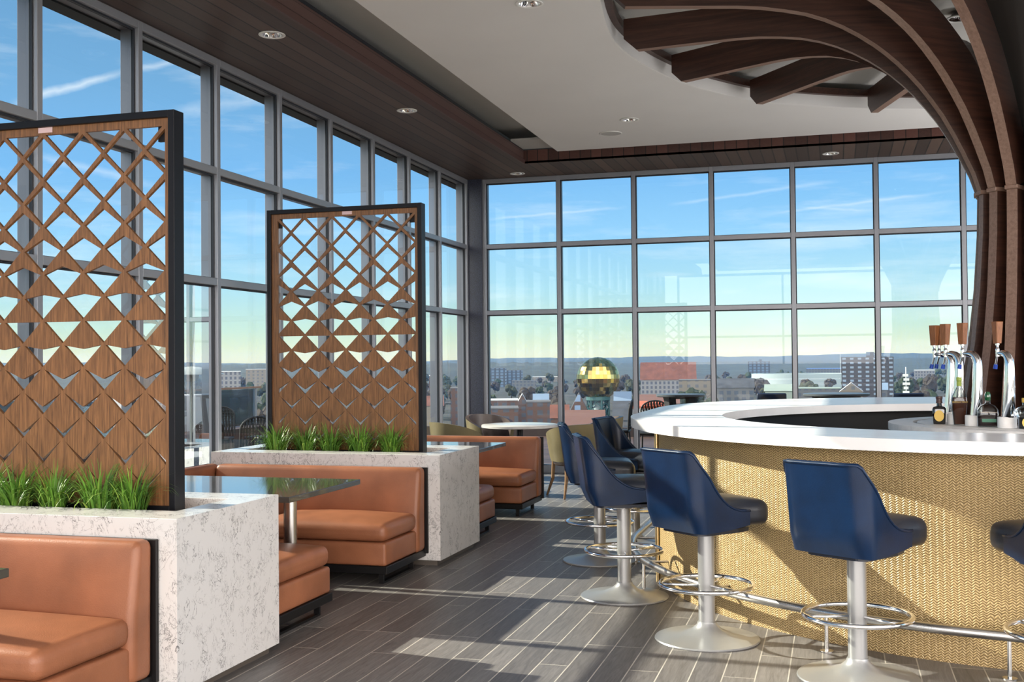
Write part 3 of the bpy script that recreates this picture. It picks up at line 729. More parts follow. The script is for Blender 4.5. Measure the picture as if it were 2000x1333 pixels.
for i in range(16):
    ang = R(173-22.5*i); re = hole_r(ang)-.09
    low = PROF+[(re-.11, 4.16)]
    end = [(re, 4.262), (re, 4.43)]
    # upper edge: offset of the lower curve by the rib depth
    up = []
    dep = .27
    for q in range(len(PROF)-1, -1, -1):
        p0 = Vector(PROF[max(0, q-1)]); p1 = Vector(PROF[min(len(PROF)-1, q+1)]); tn = (p1-p0).normalized(); nn = Vector((-tn.y, tn.x))
        pt = Vector(PROF[q])+nn*dep; up.append((max(.12, pt.x), pt.y))
    up[0] = (up[0][0], 4.425)
    n = len(low)
    bb = new_bm(); lowA = [bb.verts.new((x, -TH/2, z)) for x, z in low]; lowB = [bb.verts.new((x, TH/2, z)) for x, z in low]
    upl = list(reversed(up)); upA = [bb.verts.new((x, -TH/2, z)) for x, z in upl]; upB = [bb.verts.new((x, TH/2, z)) for x, z in upl]
    e0A, e0B = bb.verts.new((re, -TH/2, 4.262)), bb.verts.new((re, TH/2, 4.262)); e1A, e1B = bb.verts.new((re, -TH/2, 4.43)), bb.verts.new((re, TH/2, 4.43))
    m = len(upl)
    mi = []
    def face(v, k): f = bb.faces.new(v); f.material_index = k
    for q in range(m-1):
        face((lowA[q], lowA[q+1], upA[q+1], upA[q]), 0); face((lowB[q+1], lowB[q], upB[q], upB[q+1]), 0); face((upA[q], upA[q+1], upB[q+1], upB[q]), 0)
        face((lowA[q+1], lowA[q], lowB[q], lowB[q+1]), 1)
    face((lowA[m-1], lowA[m], e0A, e1A, upA[m-1]), 0); face((lowB[m], lowB[m-1], upB[m-1], e1B, e0B), 0)
    face((lowA[m], lowA[m-1], lowB[m-1], lowB[m]), 1); face((e0A, lowA[m], lowB[m], e0B), 0); face((e1A, e0A, e0B, e1B), 0); face((upA[m-1], e1A, e1B, upB[m-1]), 0)
    face((lowA[0], upA[0], upB[0], lowB[0]), 0)
    me = bpy.data.meshes.new('rib'); bmesh.ops.recalc_face_normals(bb, faces=bb.faces[:]); bb.to_mesh(me); bb.free()
    me.materials.append(RIBWOOD); me.materials.append(RIBEDGE)
    rb = link('rib', me, None, tree); rb.rotation_euler.z = ang
    b = new_bm(); box(b, (.125, -TH/2-.008, 2.745), (.398, TH/2+.008, 2.775), .004, 1); obj('collar', b, RIBEDGE, rb)
    # lower fin: leans outward toward its foot
    lo = [(.375, 2.745), (.383, 2.45), (.41, 2.05), (.455, 1.65), (.515, 1.30), (.555, IT+.0)]
    b = new_bm(); A = [b.verts.new((x, -TH/2, z)) for x, z in lo]; B = [b.verts.new((x, TH/2, z)) for x, z in lo]
    iA = [b.verts.new((.12+.1*(2.745-z)/1.66, -TH/2, z)) for x, z in lo]; iB = [b.verts.new((.12+.1*(2.745-z)/1.66, TH/2, z)) for x, z in lo]
    for q in range(len(lo)-1):
        for vv, k in (((A[q], A[q+1], iA[q+1], iA[q]), 0), ((B[q+1], B[q], iB[q], iB[q+1]), 0), ((A[q+1], A[q], B[q], B[q+1]), 1), ((iA[q], iA[q+1], iB[q+1], iB[q]), 0)):
            f = b.faces.new(vv); f.material_index = k
    b.faces.new((A[0], iA[0], iB[0], B[0])); b.faces.new((A[-1], B[-1], iB[-1], iA[-1]))
    me = bpy.data.meshes.new('lower_fin'); bmesh.ops.recalc_face_normals(b, faces=b.faces[:]); b.to_mesh(me); b.free(); me.materials.append(RIBWOOD); me.materials.append(RIBEDGE)
    lf = link('lower_fin', me, None, tree); lf.rotation_euler.z = ang
b = new_bm(); lathe(b, [(.26, IT-.02), (.17, 2.76), (.15, 3.6), (.5, 4.3), (.55, 4.5)], 32); obj('core', b, mat('dark_core', (.012, .007, .005), .6), tree, True)

# ------------------------------------------------------------------ bar stools
def make_stool(loc0, rz, label):
    t = thing('bar_stool', label, 'bar stool', loc0, rz, 'navy swivel bar stools around the bar')
    # base, post, ring
    b = new_bm(); lathe(b, [(0, 0), (.286, 0), (.290, .005), (.286, .012), (.22, .020), (.14, .034), (.085, .055), (.056, .082), (.050, .10), (0, .10)], 48); obj('base', b, SATIN, t, True, 50)
    b = new_bm(); lathe(b, [(0, .095), (.0455, .095), (.0455, .60), (0, .60)], 32); obj('post', b, SATIN, t, True, 40)
    b = new_bm(); tube(b, [(.255*math.cos(2*PI*i/48), .255*math.sin(2*PI*i/48), .305) for i in range(48)], .0125, 10, True); fr = obj('foot_ring', b, CHROME, t, True)
    for q in range(3):
        a = R(90+120*q+25); b = new_bm(); tube(b, [(.044*math.cos(a), .044*math.sin(a), .30), (.25*math.cos(a), .25*math.sin(a), .305)], .008, 8); obj('spoke', b, CHROME, fr, True)
    b = new_bm(); lathe(b, [(0, .585), (.10, .588), (.11, .60), (.11, .606), (0, .606)], 28); obj('swivel_plate', b, CHROME, t, True, 40)
    # shell: plan path from the front of one side round the back to the other (local +y is forward)
    HW, YBK, RC, YF = .232, -.262, .085, .115
    path = []
    for i in range(9): path.append((HW, YF+(YBK+RC-YF)*i/9))
    for i in range(8): a = -PI/2*i/8; path.append((HW-RC+RC*math.cos(a), YBK+RC+RC*math.sin(a)))
    for i in range(9): path.append((HW-RC-2*(HW-RC)*i/8, YBK))
    for i in range(1, 8): a = -PI/2-PI/2*i/8; path.append((-HW+RC+RC*math.cos(a), YBK+RC+RC*math.sin(a)))
    for i in range(10): path.append((-HW, YBK+RC+(YF-YBK-RC)*i/9))
    n = len(path); Z0, ZB, ZF = .622, 1.06, .728
    SL = (PI/2*RC)*.55+(YF-YBK-RC)
    def top(x, y):
        if abs(x) < HW-RC*.9 and y < YBK+.02: return ZB
        if y < YBK+RC:                       # round the corner
            a = math.atan2(abs(x)-(HW-RC), (YBK+RC)-y); d = max(0, RC*(a-PI/2*.45))
        else: d = RC*PI/2*.55+(y-YBK-RC)
        k = min(1, max(0, d/SL)); return ZF+(ZB-ZF)*(1-k)**2.5
    NR = 9; b = new_bm(); outer, inner = [], []
    for i, (x, y) in enumerate(path):
        a_ = Vector(path[max(0, i-1)]); c_ = Vector(path[min(n-1, i+1)]); tn = (c_-a_).normalized(); nn = Vector((-tn.y, tn.x))   # outward
        if nn.dot(Vector((x, y+.05))) < 0: nn = -nn
        zt = top(x, y); co, ci = [], []
        for q in range(NR+1):
            k = q/NR; zb_ = Z0+.028*max(0, (y-YBK)/(YF-YBK))**2; z = zb_+(zt-zb_)*k
            zz = (z-Z0)/(ZB-Z0); flare = .052*zz**1.3-.035*max(0, .2-zz)/.2          # back leans out, bottom tucks in
            lean = flare*(1 if y < YBK+RC else max(.25, 1-(y-YBK-RC)/.2))
            px_, py_ = x+nn.x*lean*.22, y+nn.y*lean
            co.append(b.verts.new((px_, py_, z)))
            th_ = .034 if z > .63 else .02
            ci.append(b.verts.new((px_-nn.x*th_, py_-nn.y*th_, z-(.004 if q == NR else 0))))
        outer.append(co); inner.append(ci)
    for i in range(n-1):
        for q in range(NR):
            b.faces.new((outer[i][q], outer[i+1][q], outer[i+1][q+1], outer[i][q+1])); b.faces.new((inner[i+1][q], inner[i][q], inner[i][q+1], inner[i+1][q+1]))
        b.faces.new((outer[i][NR], outer[i+1][NR], inner[i+1][NR], inner[i][NR])); b.faces.new((outer[i+1][0], outer[i][0], inner[i][0], inner[i+1][0]))
    for i in (0, n-1):
        for q in range(NR): b.faces.new((outer[i][q], outer[i][q+1], inner[i][q+1], inner[i][q]))
    rim = [(o[NR].co+i_[NR].co)/2+Vector((0, 0, .002)) for o, i_ in zip(outer, inner)]
    rimo = [o[NR].co.copy() for o in outer]; rimi = [i_[NR].co.copy() for i_ in inner]
    shell = obj('backrest_shell', b, NAVY, t, True, 55)
    b = new_bm(); tube(b, rimo, .0065, 8); tube(b, rimi, .0065, 8); tube(b, rim, .010, 8); obj('piping', b, NAVY, shell, True)
    b = new_bm(); poly = [(x*.74, y*.74) for x, y in path]+[(-.15, .18), (.15, .18)]
    prism(b, poly, .603, .625); obj('seat_pan', b, NAVYSEAT, t)
    b = new_bm(); rbox(b, (-.222, -.225, .638), (.222, .268, .778), .05, 9, .022)
    for v in b.verts:
        if v.co.y > .10: v.co.x *= 1+.09*min(1, (v.co.y-.10)/.08)
    obj('seat_cushion', b, NAVYSEAT, t, True)
    return t
s0 = make_stool((.081, 5.693, 0), -R(34), 'navy leather bar stool closest to the viewer at the gold bar front')
STOOLS = [((-.71, 6.277, 0), -R(42), 'navy leather bar stool second from the nearest, with full steel base disc in sight'),
          ((-1.357, 7.273, 0), -R(70), 'navy leather bar stool third from the nearest, seen in profile'),
          ((-1.781, 8.529, 0), -R(76), 'navy leather bar stool at the left end, just beyond the profile one'),
          ((-1.66, 9.40, 0), -R(100), 'navy leather bar stool farthest along the bar, beside the olive tub chair'),
          ((.985, 5.55, 0), R(18), 'navy leather bar stool cut off by the right picture edge')]
for l, rz, lab in STOOLS: dup(s0, l, rz, lab)

# ------------------------------------------------------------------ taps and bottles on the island
def arc(px, py, z=IT):
    v = ray(px, py); k = (z-EYE)/v.z; return Vector((v.x*k, v.y*k, z))
def tap(px, py, rz, label, twin=False):
    p = arc(px, py)
    t = thing('beer_tap', label, 'beer tap', p, rz, 'chrome beer taps with wooden handles')
    b = new_bm(); lathe(b, [(0, 0), (.058, 0), (.060, .004), (.060, .068), (.057, .072), (0, .072)], 32); obj('stone_puck', b, PUCK, t, True, 40)
    # swan neck leaning toward local -x
    pts = []; rad = []
    for i in range(26):
        k = i/25
        if k < .62:
            q = k/.62; pts.append((.018-.0*q+.018*math.sin(q*PI*.5), 0, .072+.345*q)); rad.append(.043-.012*q)
        else:
            q = (k-.62)/.38; a = q*PI*.52; pts.append((.036-.062*(1-math.cos(a))-.05*max(0, q-.7), 0, .417+.075*math.sin(a))); rad.append(.031-.008*q)
    b = new_bm(); tube(b, pts, .03, 20, rads=rad); nk = obj('neck', b, CHROME, t, True, 60)
    ex, ez = pts[-1][0], pts[-1][2]
    for s in ((0,) if not twin else (-.028, .03)):
        b = new_bm(); tube(b, [(ex+.004, s, ez), (ex-.05, s, ez+.002)], .012, 12); tube(b, [(ex-.042, s, ez+.028), (ex-.042, s, ez-.02)], .013, 12)
        tube(b, [(ex-.045, s, ez-.016), (ex-.066, s, ez-.085)], .0075, 10); lathe(b, [(0, 0), (.013, 0), (.013, .012), (.009, .016), (.009, .03), (.014, .034), (.014, .046), (0, .046)], 16, (ex-.042, s, ez+.022))
        fc = obj('faucet', b, CHROME, t, True, 50)
        b = new_bm(); tube(b, [(ex-.062, s, ez-.072), (ex-.070, s, ez-.102)], .0135, 12, rads=[.012, .0145]); obj('spout_cap', b, mat('blue_plastic', (.01, .06, .42), .4), fc, True, 50)['label'] = 'blue spout cap'
        b = new_bm(); z0 = ez+.066
        A = [b.verts.new((ex-.042+dx*.021, s+dy*.019, z0)) for dx, dy in ((-1,-1),(1,-1),(1,1),(-1,1))]; B = [b.verts.new((ex-.040+dx*.029, s+dy*.026, z0+.148)) for dx, dy in ((-1,-1),(1,-1),(1,1),(-1,1))]
        b.faces.new(A[::-1]); b.faces.new(B)
        for q in range(4): b.faces.new((A[q], A[(q+1) % 4], B[(q+1) % 4], B[q]))
        bmesh.ops.bevel(b, geom=b.edges[:], offset=.003, segments=1, affect='EDGES'); obj('handle', b, TAPWOOD, t)
    return t
tap(1852, 824, -R(40), 'chrome beer tap with two tilted handles, farthest left of the taps', True)
tap(1868, 829, -R(48), 'chrome beer tap behind the small black bottle with a single handle')
tap(1903, 832, -R(45), 'chrome beer tap between the two whiskey bottles')
tap(1967, 836, -R(62), 'chrome beer tap nearest the right picture edge')

def glassy(name, col, alpha):
    if name in MATS: return MATS[name]
    m = bpy.data.materials.new(name); m.use_nodes = True; t = m.node_tree
    for n in list(t.nodes): t.nodes.remove(n)
    tr = nd(t, 'ShaderNodeBsdfTransparent'); tr.inputs[0].default_value = tuple(col)+(1,)
    g = nd(t, 'ShaderNodeBsdfPrincipled'); g.inputs['Base Color'].default_value = tuple(v*.5 for v in col)+(1,); g.inputs['Roughness'].default_value = .05; g.inputs['Coat Weight'].default_value = .5
    mxs = nd(t, 'ShaderNodeMixShader'); mxs.inputs[0].default_value = alpha; t.links.new(tr.outputs[0], mxs.inputs[1]); t.links.new(g.outputs[0], mxs.inputs[2])
    o = nd(t, 'ShaderNodeOutputMaterial'); t.links.new(mxs.outputs[0], o.inputs[0]); MATS[name] = m; return m
CLEAR = mat_glass('clear_bottle_glass', (.80, .82, .80), .045); AMBER = mat('amber_spirit', (.085, .022, .009), .3, spec=.2); DARKB = mat('dark_red_spirit', (.022, .006, .007), .3, spec=.2)
BLACKB = mat('black_bottle_glass', (.008, .008, .009), .08, coat=1); GREENB = mat('green_bottle_glass', (.01, .09, .03), .1, coat=1); CORK = mat('cork_stopper', (.22, .11, .06), .7)
GOLDL = mat('gold_label', (.72, .47, .09), .45); PAPER = mat('cream_label', (.62, .50, .33), .6); GREENL = mat('green_label', (.06, .22, .14), .5); REDCAP = mat('red_cap', (.45, .01, .03), .4); LIMEL = mat('lime_neck_label', (.36, .46, .08), .5)
def sq_profile(bm, prof, c=(0, 0), pw=4, seg=32, sx=1, sy=1):
    rings = []
    for r, z, p in prof:
        ring = []
        for k in range(seg):
            a = 2*PI*k/seg; ca, sa = math.cos(a), math.sin(a); q = (abs(ca)**p+abs(sa)**p)**(-1/p)
            f = 1 if r < .02 else 1
            ring.append(bm.verts.new((c[0]+r*q*ca*(sx if p > 2.2 else 1), c[1]+r*q*sa*(sy if p > 2.2 else 1), z)))
        rings.append(ring)
    for A, B in zip(rings, rings[1:]):
        for k in range(seg): bm.faces.new((A[k], A[(k+1) % seg], B[(k+1) % seg], B[k]))
    bm.faces.new(rings[0][::-1]); bm.faces.new(rings[-1]); return bm
def place(name, px, py, rz, label): return thing(name, label, 'bottle', arc(px, py), rz, 'spirit bottles on the bar island')
# small black bottle with round gold label
t = place('liquor_bottle', 1835, 829, -R(8), 'squat black bottle with round gold label at the island tip')
b = new_bm(); sq_profile(b, [(.036, 0, 6), (.040, .004, 6), (.046, .105, 6), (.040, .120, 5), (.018, .128, 2), (.016, .150, 2)], sx=1, sy=.7); obj('glass_body', b, BLACKB, t, True, 50)
b = new_bm(); lathe(b, [(0, .148), (.022, .148), (.022, .156), (.020, .160), (.020, .178), (.024, .182), (.022, .196), (0, .197)], 20); obj('stopper', b, mat('brown_cap', (.06, .025, .02), .4), t, True, 40)
b = new_bm(); lathe(b, [(0, 0), (.034, 0), (.034, .0015), (0, .0015)], 32)
for v in b.verts: v.co = Vector((v.co.x*.95, -.0325-v.co.z, .06+v.co.y*1.15))
obj('label', b, GOLDL, t)['label'] = 'round gold label'
# tall tapered whiskey bottle
t = place('liquor_bottle', 1874.5, 830.5, R(4), 'amber whiskey bottle with tapering shoulders between two taps')
b = new_bm(); sq_profile(b, [(.036, 0, 5), (.039, .004, 5), (.052, .165, 5), (.050, .195, 4), (.030, .235, 3), (.016, .262, 2), (.0145, .300, 2), (.017, .302, 2), (.017, .312, 2)], sx=1, sy=.62); gb = obj('glass_body', b, CLEAR, t, True, 50)
b = new_bm(); sq_profile(b, [(.033, .006, 5), (.0365, .01, 5), (.049, .163, 5), (.047, .19, 4), (.046, .191, 4)], sx=1, sy=.6); obj('spirit', b, AMBER, t, True, 50)
b = new_bm(); lathe(b, [(.0152, .268), (.0157, .27), (.0157, .306), (.018, .308), (.018, .330), (0, .332)], 20); obj('stopper', b, LIMEL, t, True, 40)
cu = bpy.data.curves.new('lettering', 'FONT'); cu.body = 'BUFFALO TRACE'; cu.align_x = 'CENTER'; cu.size = .0135; cu.extrude = .0004
tmp = bpy.data.objects.new('lettering', cu); COL.objects.link(tmp); bpy.context.view_layer.update()
me = bpy.data.meshes.new_from_object(tmp.evaluated_get(bpy.context.evaluated_depsgraph_get())); bpy.data.objects.remove(tmp)
lt = link('lettering', me, GOLDL, t); lt.rotation_euler = (PI/2, 0, 0); lt.location = (0, -.0325, .155); me.materials.clear(); me.materials.append(GOLDL)
# wide round-shouldered bottle
t = place('liquor_bottle', 1930, 834, -R(2), 'wide round-shouldered whiskey bottle with green stopper and green label')
b = new_bm(); sq_profile(b, [(.062, 0, 6), (.066, .005, 6), (.068, .085, 6), (.064, .115, 5), (.048, .140, 3.4), (.024, .152, 2.4), (.017, .158, 2), (.017, .178, 2)], sx=1, sy=.55); obj('glass_body', b, CLEAR, t, True, 50)
b = new_bm(); sq_profile(b, [(.060, .006, 6), (.063, .01, 6), (.065, .092, 6), (.064, .093, 6)], sx=1, sy=.52); obj('spirit', b, DARKB, t, True, 50)
b = new_bm(); lathe(b, [(0, .176), (.017, .176), (.019, .18), (.020, .215), (.018, .22), (.012, .235), (0, .236)], 20); obj('stopper', b, GREENB, t, True, 40)['label'] = 'green stopper'
b = new_bm(); box(b, (-.040, -.0378, .032), (.048, -.0366, .054)); obj('label', b, GREENL, t)
b = new_bm(); box(b, (-.050, -.0380, .098), (.052, -.0368, .1005)); obj('neck_line', b, PAPER, t)
# round ribbed bottle at the frame edge
t = place('liquor_bottle', 2003, 838, 0, 'clear ribbed globe bottle with gold label cut by the picture edge')
b = new_bm(); lathe(b, [(0, 0), (.038, 0), (.042, .005), (.044, .06), (.056, .085), (.060, .105), (.054, .128), (.03, .145), (.018, .152), (.018, .175), (0, .175)], 40)
for v in b.verts:
    if v.co.z > .065 and v.co.z < .15: a = math.atan2(v.co.y, v.co.x); k = 1+.04*math.cos(a*20); v.co.x *= k; v.co.y *= k
obj('glass_body', b, CLEAR, t, True, 60)
b = new_bm(); lathe(b, [(0, .004), (.037, .004), (.041, .008), (.042, .075), (0, .076)], 32); obj('spirit', b, BLACKB, t, True, 40)
b = new_bm(); lathe(b, [(0, .172), (.02, .172), (.02, .20), (0, .20)], 18); obj('stopper', b, GOLDL, t, True, 40)
b = new_bm(); lathe(b, [(0, 0), (.026, 0), (.026, .0015), (0, .0015)], 28)
for v in b.verts: v.co = Vector((v.co.x, -.0435-v.co.z, .042+v.co.y*1.2))
obj('label', b, GOLDL, t)
# bottles behind
def wine(px, py, label, body, capm, lab):
    t = place('liquor_bottle', px, py, 0, label)
    b = new_bm(); lathe(b, [(0, 0), (.038, 0), (.040, .005), (.040, .185), (.034, .215), (.016, .25), (.0145, .30), (0, .30)], 28); obj('glass_body', b, body, t, True, 40)
    b = new_bm(); lathe(b, [(.0155, .255), (.016, .26), (.0165, .33), (0, .332)], 20); obj('cap', b, capm, t, True, 40)
    b = new_bm(); lathe(b, [(.0408, .05), (.0408, .15)], 28); obj('label', b, lab, t, True)
wine(1985, 826, 'dark bottle with red cap and cream label behind the right tap', DARKB, REDCAP, PAPER)
wine(1926, 822, 'green bottle with pale label behind the wide whiskey bottle', GREENB, CLEAR, GREENL)

# ------------------------------------------------------------------ lounge corner: round table and tub chairs
t = thing('round_table', 'round pale stone topped table by the glazed corner', 'table', (-3.90, 13.75, 0))
b = new_bm(); lathe(b, [(0, .712), (.478, .712), (.49, .718), (.49, .745), (.484, .75), (0, .75)], 64); obj('tabletop', b, MARBLE, t, True, 40)
b = new_bm(); lathe(b, [(0, .0), (.27, 0), (.27, .012), (.05, .03), (.04, .05), (.04, .69), (.16, .70), (.16, .712), (0, .712)], 32); obj('pedestal', b, BLACK, t, True, 40)
def tub_chair(loc0, rz, label, outer_m, inner_m, legs=True):
    t = thing('tub_chair', label, 'chair', loc0, rz, 'leather tub chairs in the lounge corner')
    n = 40; b = new_bm(); O, I = [], []
    for i in range(n+1):
        a = R(-215+250*i/n)-0  # opening faces local +y
        a = R(90+55)+R(250)*i/n
        k = abs(i/n-.5)*2; zt = .84-.16*k**2.2
        ro, rt = .28, .335
        co, ci = [], []
        for q in range(8):
            u = q/7; z = .41+(zt-.41)*u; r = ro+(rt-ro)*u**.8
            co.append(b.verts.new((r*math.cos(a), r*math.sin(a)*.97, z))); ci.append(b.verts.new(((r-.045)*math.cos(a), (r-.045)*math.sin(a)*.97, z)))
        O.append(co); I.append(ci)
    for i in range(n):
        for q in range(7):
            f = b.faces.new((O[i][q], O[i+1][q], O[i+1][q+1], O[i][q+1])); f = b.faces.new((I[i+1][q], I[i][q], I[i][q+1], I[i+1][q+1])); f.material_index = 1
        f = b.faces.new((O[i][7], O[i+1][7], I[i+1][7], I[i][7])); f.material_index = 1
        b.faces.new((O[i+1][0], O[i][0], I[i][0], I[i+1][0]))
    for i in (0, n):
        for q in range(7): b.faces.new((O[i][q], O[i][q+1], I[i][q+1], I[i][q]))
    sh = obj('tub_shell', b, outer_m, t, True, 60); sh.data.materials.append(inner_m)
    b = new_bm(); lathe(b, [(0, .36), (.23, .36), (.25, .38), (.255, .45), (.235, .485), (0, .50)], 36); obj('seat_cushion', b, inner_m, t, True, 60)
    for sx, sy in ((1, 1), (-1, 1), (1, -1), (-1, -1)):
        b = new_bm(); x, y = sx*.19, sy*.18
        tube(b, [(x, y, .40), (x*1.05, y*1.05, .2), (x*1.32, y*1.35, .0)], .02, 10, rads=[.022, .02, .012]); obj('leg', b, LEGWOOD, t, True, 50)
    return t
tub_chair((-4.50, 14.40, 0), -R(130), 'brown lined tub chair behind the round table in the corner', OLIVE, BROWNL)
tub_chair((-4.40, 12.72, 0), -R(40), 'olive tub chair back showing above the far bench near the windows', OLIVE, OLIVE)
tub_chair((-2.90, 12.55, 0), R(38), 'olive tub chair with splayed oak legs right of the far bench', OLIVE, BROWNL)
tub_chair((-2.95, 14.10, 0), R(107), 'shiny brown tub chair on the far side of the round table', OLIVE, BROWNL)

# ------------------------------------------------------------------ terrace outside
DECK = mat_boards('dark_deck_boards', (.05, .028, .02), (.12, .07, .05), 1, .14)
bm = new_bm(); box(bm, (-13, -6, -.3), (XW-.2, 23, -.03)); box(bm, (XW-.2, YB+.2, -.3), (9, 23, -.03)); struct(obj('terrace_floor', bm, DECK), 'dark board terrace floor outside the windows')
bm = new_bm(); box(bm, (-13, -22, -.3), (9, -4.2, -.03)); box(bm, (8.4, -4.2, -.3), (22, 15, -.03)); struct(obj('bounce_floor', bm, mat('pale_bounce', (.62, .60, .57), .8, var=(2, .08))), 'added pale floor behind the viewer that bounces light upward')  # unseen pale surface added to bounce sunlight up into the room
b = new_bm(); box(b, (-13.1, -6, -.3), (-12.9, 23.1, .18)); box(b, (-13.1, 22.9, -.3), (9, 23.1, .16)); struct(obj('terrace_kerb', b, mat('dark_kerb', (.05, .035, .032), .7)))
WICK = mat('dark_wicker', (.018, .019, .022), .55, bump=(120, .8, 2))
def wicker_chair(loc0, rz, label, seat_z=.46):
    t = thing('wicker_chair', label, 'outdoor chair', loc0, rz, 'dark woven outdoor seats on the terrace'); z = seat_z
    b = new_bm(); rbox(b, (-.22, -.22, z-.05), (.22, .22, z), .02, 5); obj('seat', b, WICK, t, True)
    # woven back: outer hoop and lattice
    hoop = [(-.22, -.21, z)]+[(-.22*math.cos(a), -.23-.03*math.sin(a), z+.32+.14*math.sin(a)) for a in [PI*i/12 for i in range(13)]]+[(.22, -.21, z)]
    b = new_bm(); tube(b, hoop, .014, 8)
    for i in range(9):
        x = -.18+.045*i; zz = z+.32+.14*math.sqrt(max(0, 1-(x/.22)**2))
        bar(b, (x-.012, -.215, z), (x+.012, -.245, zz-.01), .022, .008); bar(b, (x+.02, -.215, z), (x-.02, -.245, zz-.01), .010, .008)
    for i in range(9):
        zz = z+.05+.045*i; hw = .215 if zz < z+.32 else .22*math.sqrt(max(.02, 1-((zz-z-.32)/.14)**2)); bar(b, (-hw, -.225, zz), (hw, -.225, zz), .014, .008)
    obj('woven_back', b, WICK, t, True, 40)
    for sx, sy in ((1, 1), (-1, 1), (1, -1), (-1, -1)):
        b = new_bm(); tube(b, [(sx*.19, sy*.19, z-.03), (sx*.21, sy*.22, 0)], .013, 8); obj('leg', b, WICK, t, True, 50)
    return t
def on_x(px, x, z=-.03):
    v = ray(px, 900); return Vector((x, v.y*x/v.x, z))
def on_y(px, y, z=-.03):
    v = ray(px, 900); return Vector((v.x*y/v.y, y, z))
c0 = wicker_chair(on_x(482, -7.2), R(60), 'dark woven terrace chair seen left of the middle screen post')
dup(c0, on_x(383, -7.4), R(70), 'dark woven terrace chair seen past the near screen post')
dup(c0, on_x(425, -9.2), R(200), 'dark woven terrace chair farther out behind the window mullion')
dup(c0, on_x(515, -8.6), R(150), 'dark woven terrace chair beside the middle screen, farther out')
b0 = wicker_chair(on_y(1273, 16.9), R(175), 'dark woven terrace seat behind the bar counter end', .50)
dup(b0, on_y(1204, 17.4), R(95), 'dark woven terrace seat seen side-on next to the golden globe')
def high_table(p, r, label):
    t = thing('terrace_table', label, 'table', p, 0, 'round terrace tables')
    b = new_bm(); lathe(b, [(0, 1.04), (r-.02, 1.04), (r, 1.05), (r, 1.075), (r-.01, 1.08), (0, 1.08)], 40); obj('tabletop', b, mat('terrace_top', (.10, .115, .13), .35), t, True, 40)
    for q in range(4):
        a = R(45+90*q); b = new_bm(); bar(b, (.66*r*math.cos(a), .66*r*math.sin(a), 1.04), (.40*r*math.cos(a), .40*r*math.sin(a), 0), .13, .06); obj('leg', b, WICK, t)
    b = new_bm(); lathe(b, [(0, 1.015), (.72*r, 1.015), (.72*r, 1.04), (0, 1.04)], 30); obj('apron', b, WICK, t, True, 40)
    return t
high_table(on_y(1331, 16.6), .36, 'round high terrace table beyond the counter, beside the woven bar stool')
high_table(on_y(1635, 16.9), .47, 'dark round high terrace table beyond the counter toward the tower block')
NAVYOUT = mat('outdoor_navy', (.008, .022, .06), .5)
def out_chair(p, label):
    t = thing('terrace_stool', label, 'outdoor chair', p, R(180), 'navy backed terrace stools')
    b = new_bm(); rbox(b, (-.22, -.2, .68), (.22, .22, .76), .03, 5); obj('seat', b, NAVYOUT, t, True)
    b = new_bm(); rbox(b, (-.22, -.24, .78), (.22, -.19, 1.075), .025, 5); obj('backrest', b, NAVYOUT, t, True)
    for sx, sy in ((1, 1), (-1, 1), (1, -1), (-1, -1)):
        b = new_bm(); tube(b, [(sx*.19, sy*.19, .7), (sx*.21, sy*.21, 0)], .014, 8); obj('leg', b, WICK, t, True, 50)
out_chair(on_y(1507, 17.0), 'navy terrace stool back peeking over the counter between the two high tables')
out_chair(on_y(1778, 17.0), 'navy terrace stool back peeking over the counter left of the taps')
# left terrace: low timber bench box, white block, heater, glass railing
b = new_bm(); box(b, (-10.6, 11.5, -.03), (-10.1, 19.5, .42), .01, 1); tag(obj('timber_planter', b, DECK), 'long brown timber planter box on the terrace behind the woven chairs', 'planter')
b = new_bm(); box(b, (-6.9, 9.4, -.03), (-6.2, 10.6, .62), .02, 2); tag(obj('concrete_block', b, mat('pale_concrete', (.55, .58, .60), .8, var=(4, .15))), 'pale concrete block on the terrace behind the near screen post', 'block')
b = new_bm(); box(b, (-12.3, 17.0, -.03), (-11.3, 18.4, 1.0), .02, 2); tag(obj('white_cabinet', b, mat('white_cabinet_paint', (.9, .91, .91), .6)), 'white terrace cabinet standing far out beyond the chairs', 'cabinet')
hp = on_x(375, -8.4)
t = thing('patio_heater', 'pale mushroom topped patio heater on the terrace', 'heater', hp)
b = new_bm(); tube(b, [(0, 0, .0), (0, 0, 1.42)], .028, 12); lathe(b, [(0, 0), (.22, 0), (.22, .3), (.1, .36), (0, .36)], 24); obj('post', b, mat('heater_steel', (.55, .6, .58), .4, .5), t, True, 40)
b = new_bm(); lathe(b, [(0, 1.56), (.1, 1.55), (.42, 1.46), (.43, 1.45), (.1, 1.44), (.08, 1.36), (0, 1.36)], 36); obj('hood', b, mat('heater_hood', (.7, .75, .68), .4), t, True, 40)
rail = thing('glass_railing', 'glass terrace railing with thin posts beyond the left windows', 'railing', (-12.6, 12, -.03))
b = new_bm(); box(b, (-.03, -16, 1.04), (.03, 10.8, 1.08)); obj('top_rail', b, mat('rail_bronze', (.25, .14, .09), .5), rail)
for i in range(15):
    y = -16+1.9*i; b = new_bm(); box(b, (-.02, y-.02, 0), (.02, y+.02, 1.04)); obj('post', b, ALU, rail)
    if i < 14:
        b = new_bm(); box(b, (-.006, y+.03, .08), (.006, y+1.87, 1.03)); obj('glass_panel', b, RAILGLASS, rail)

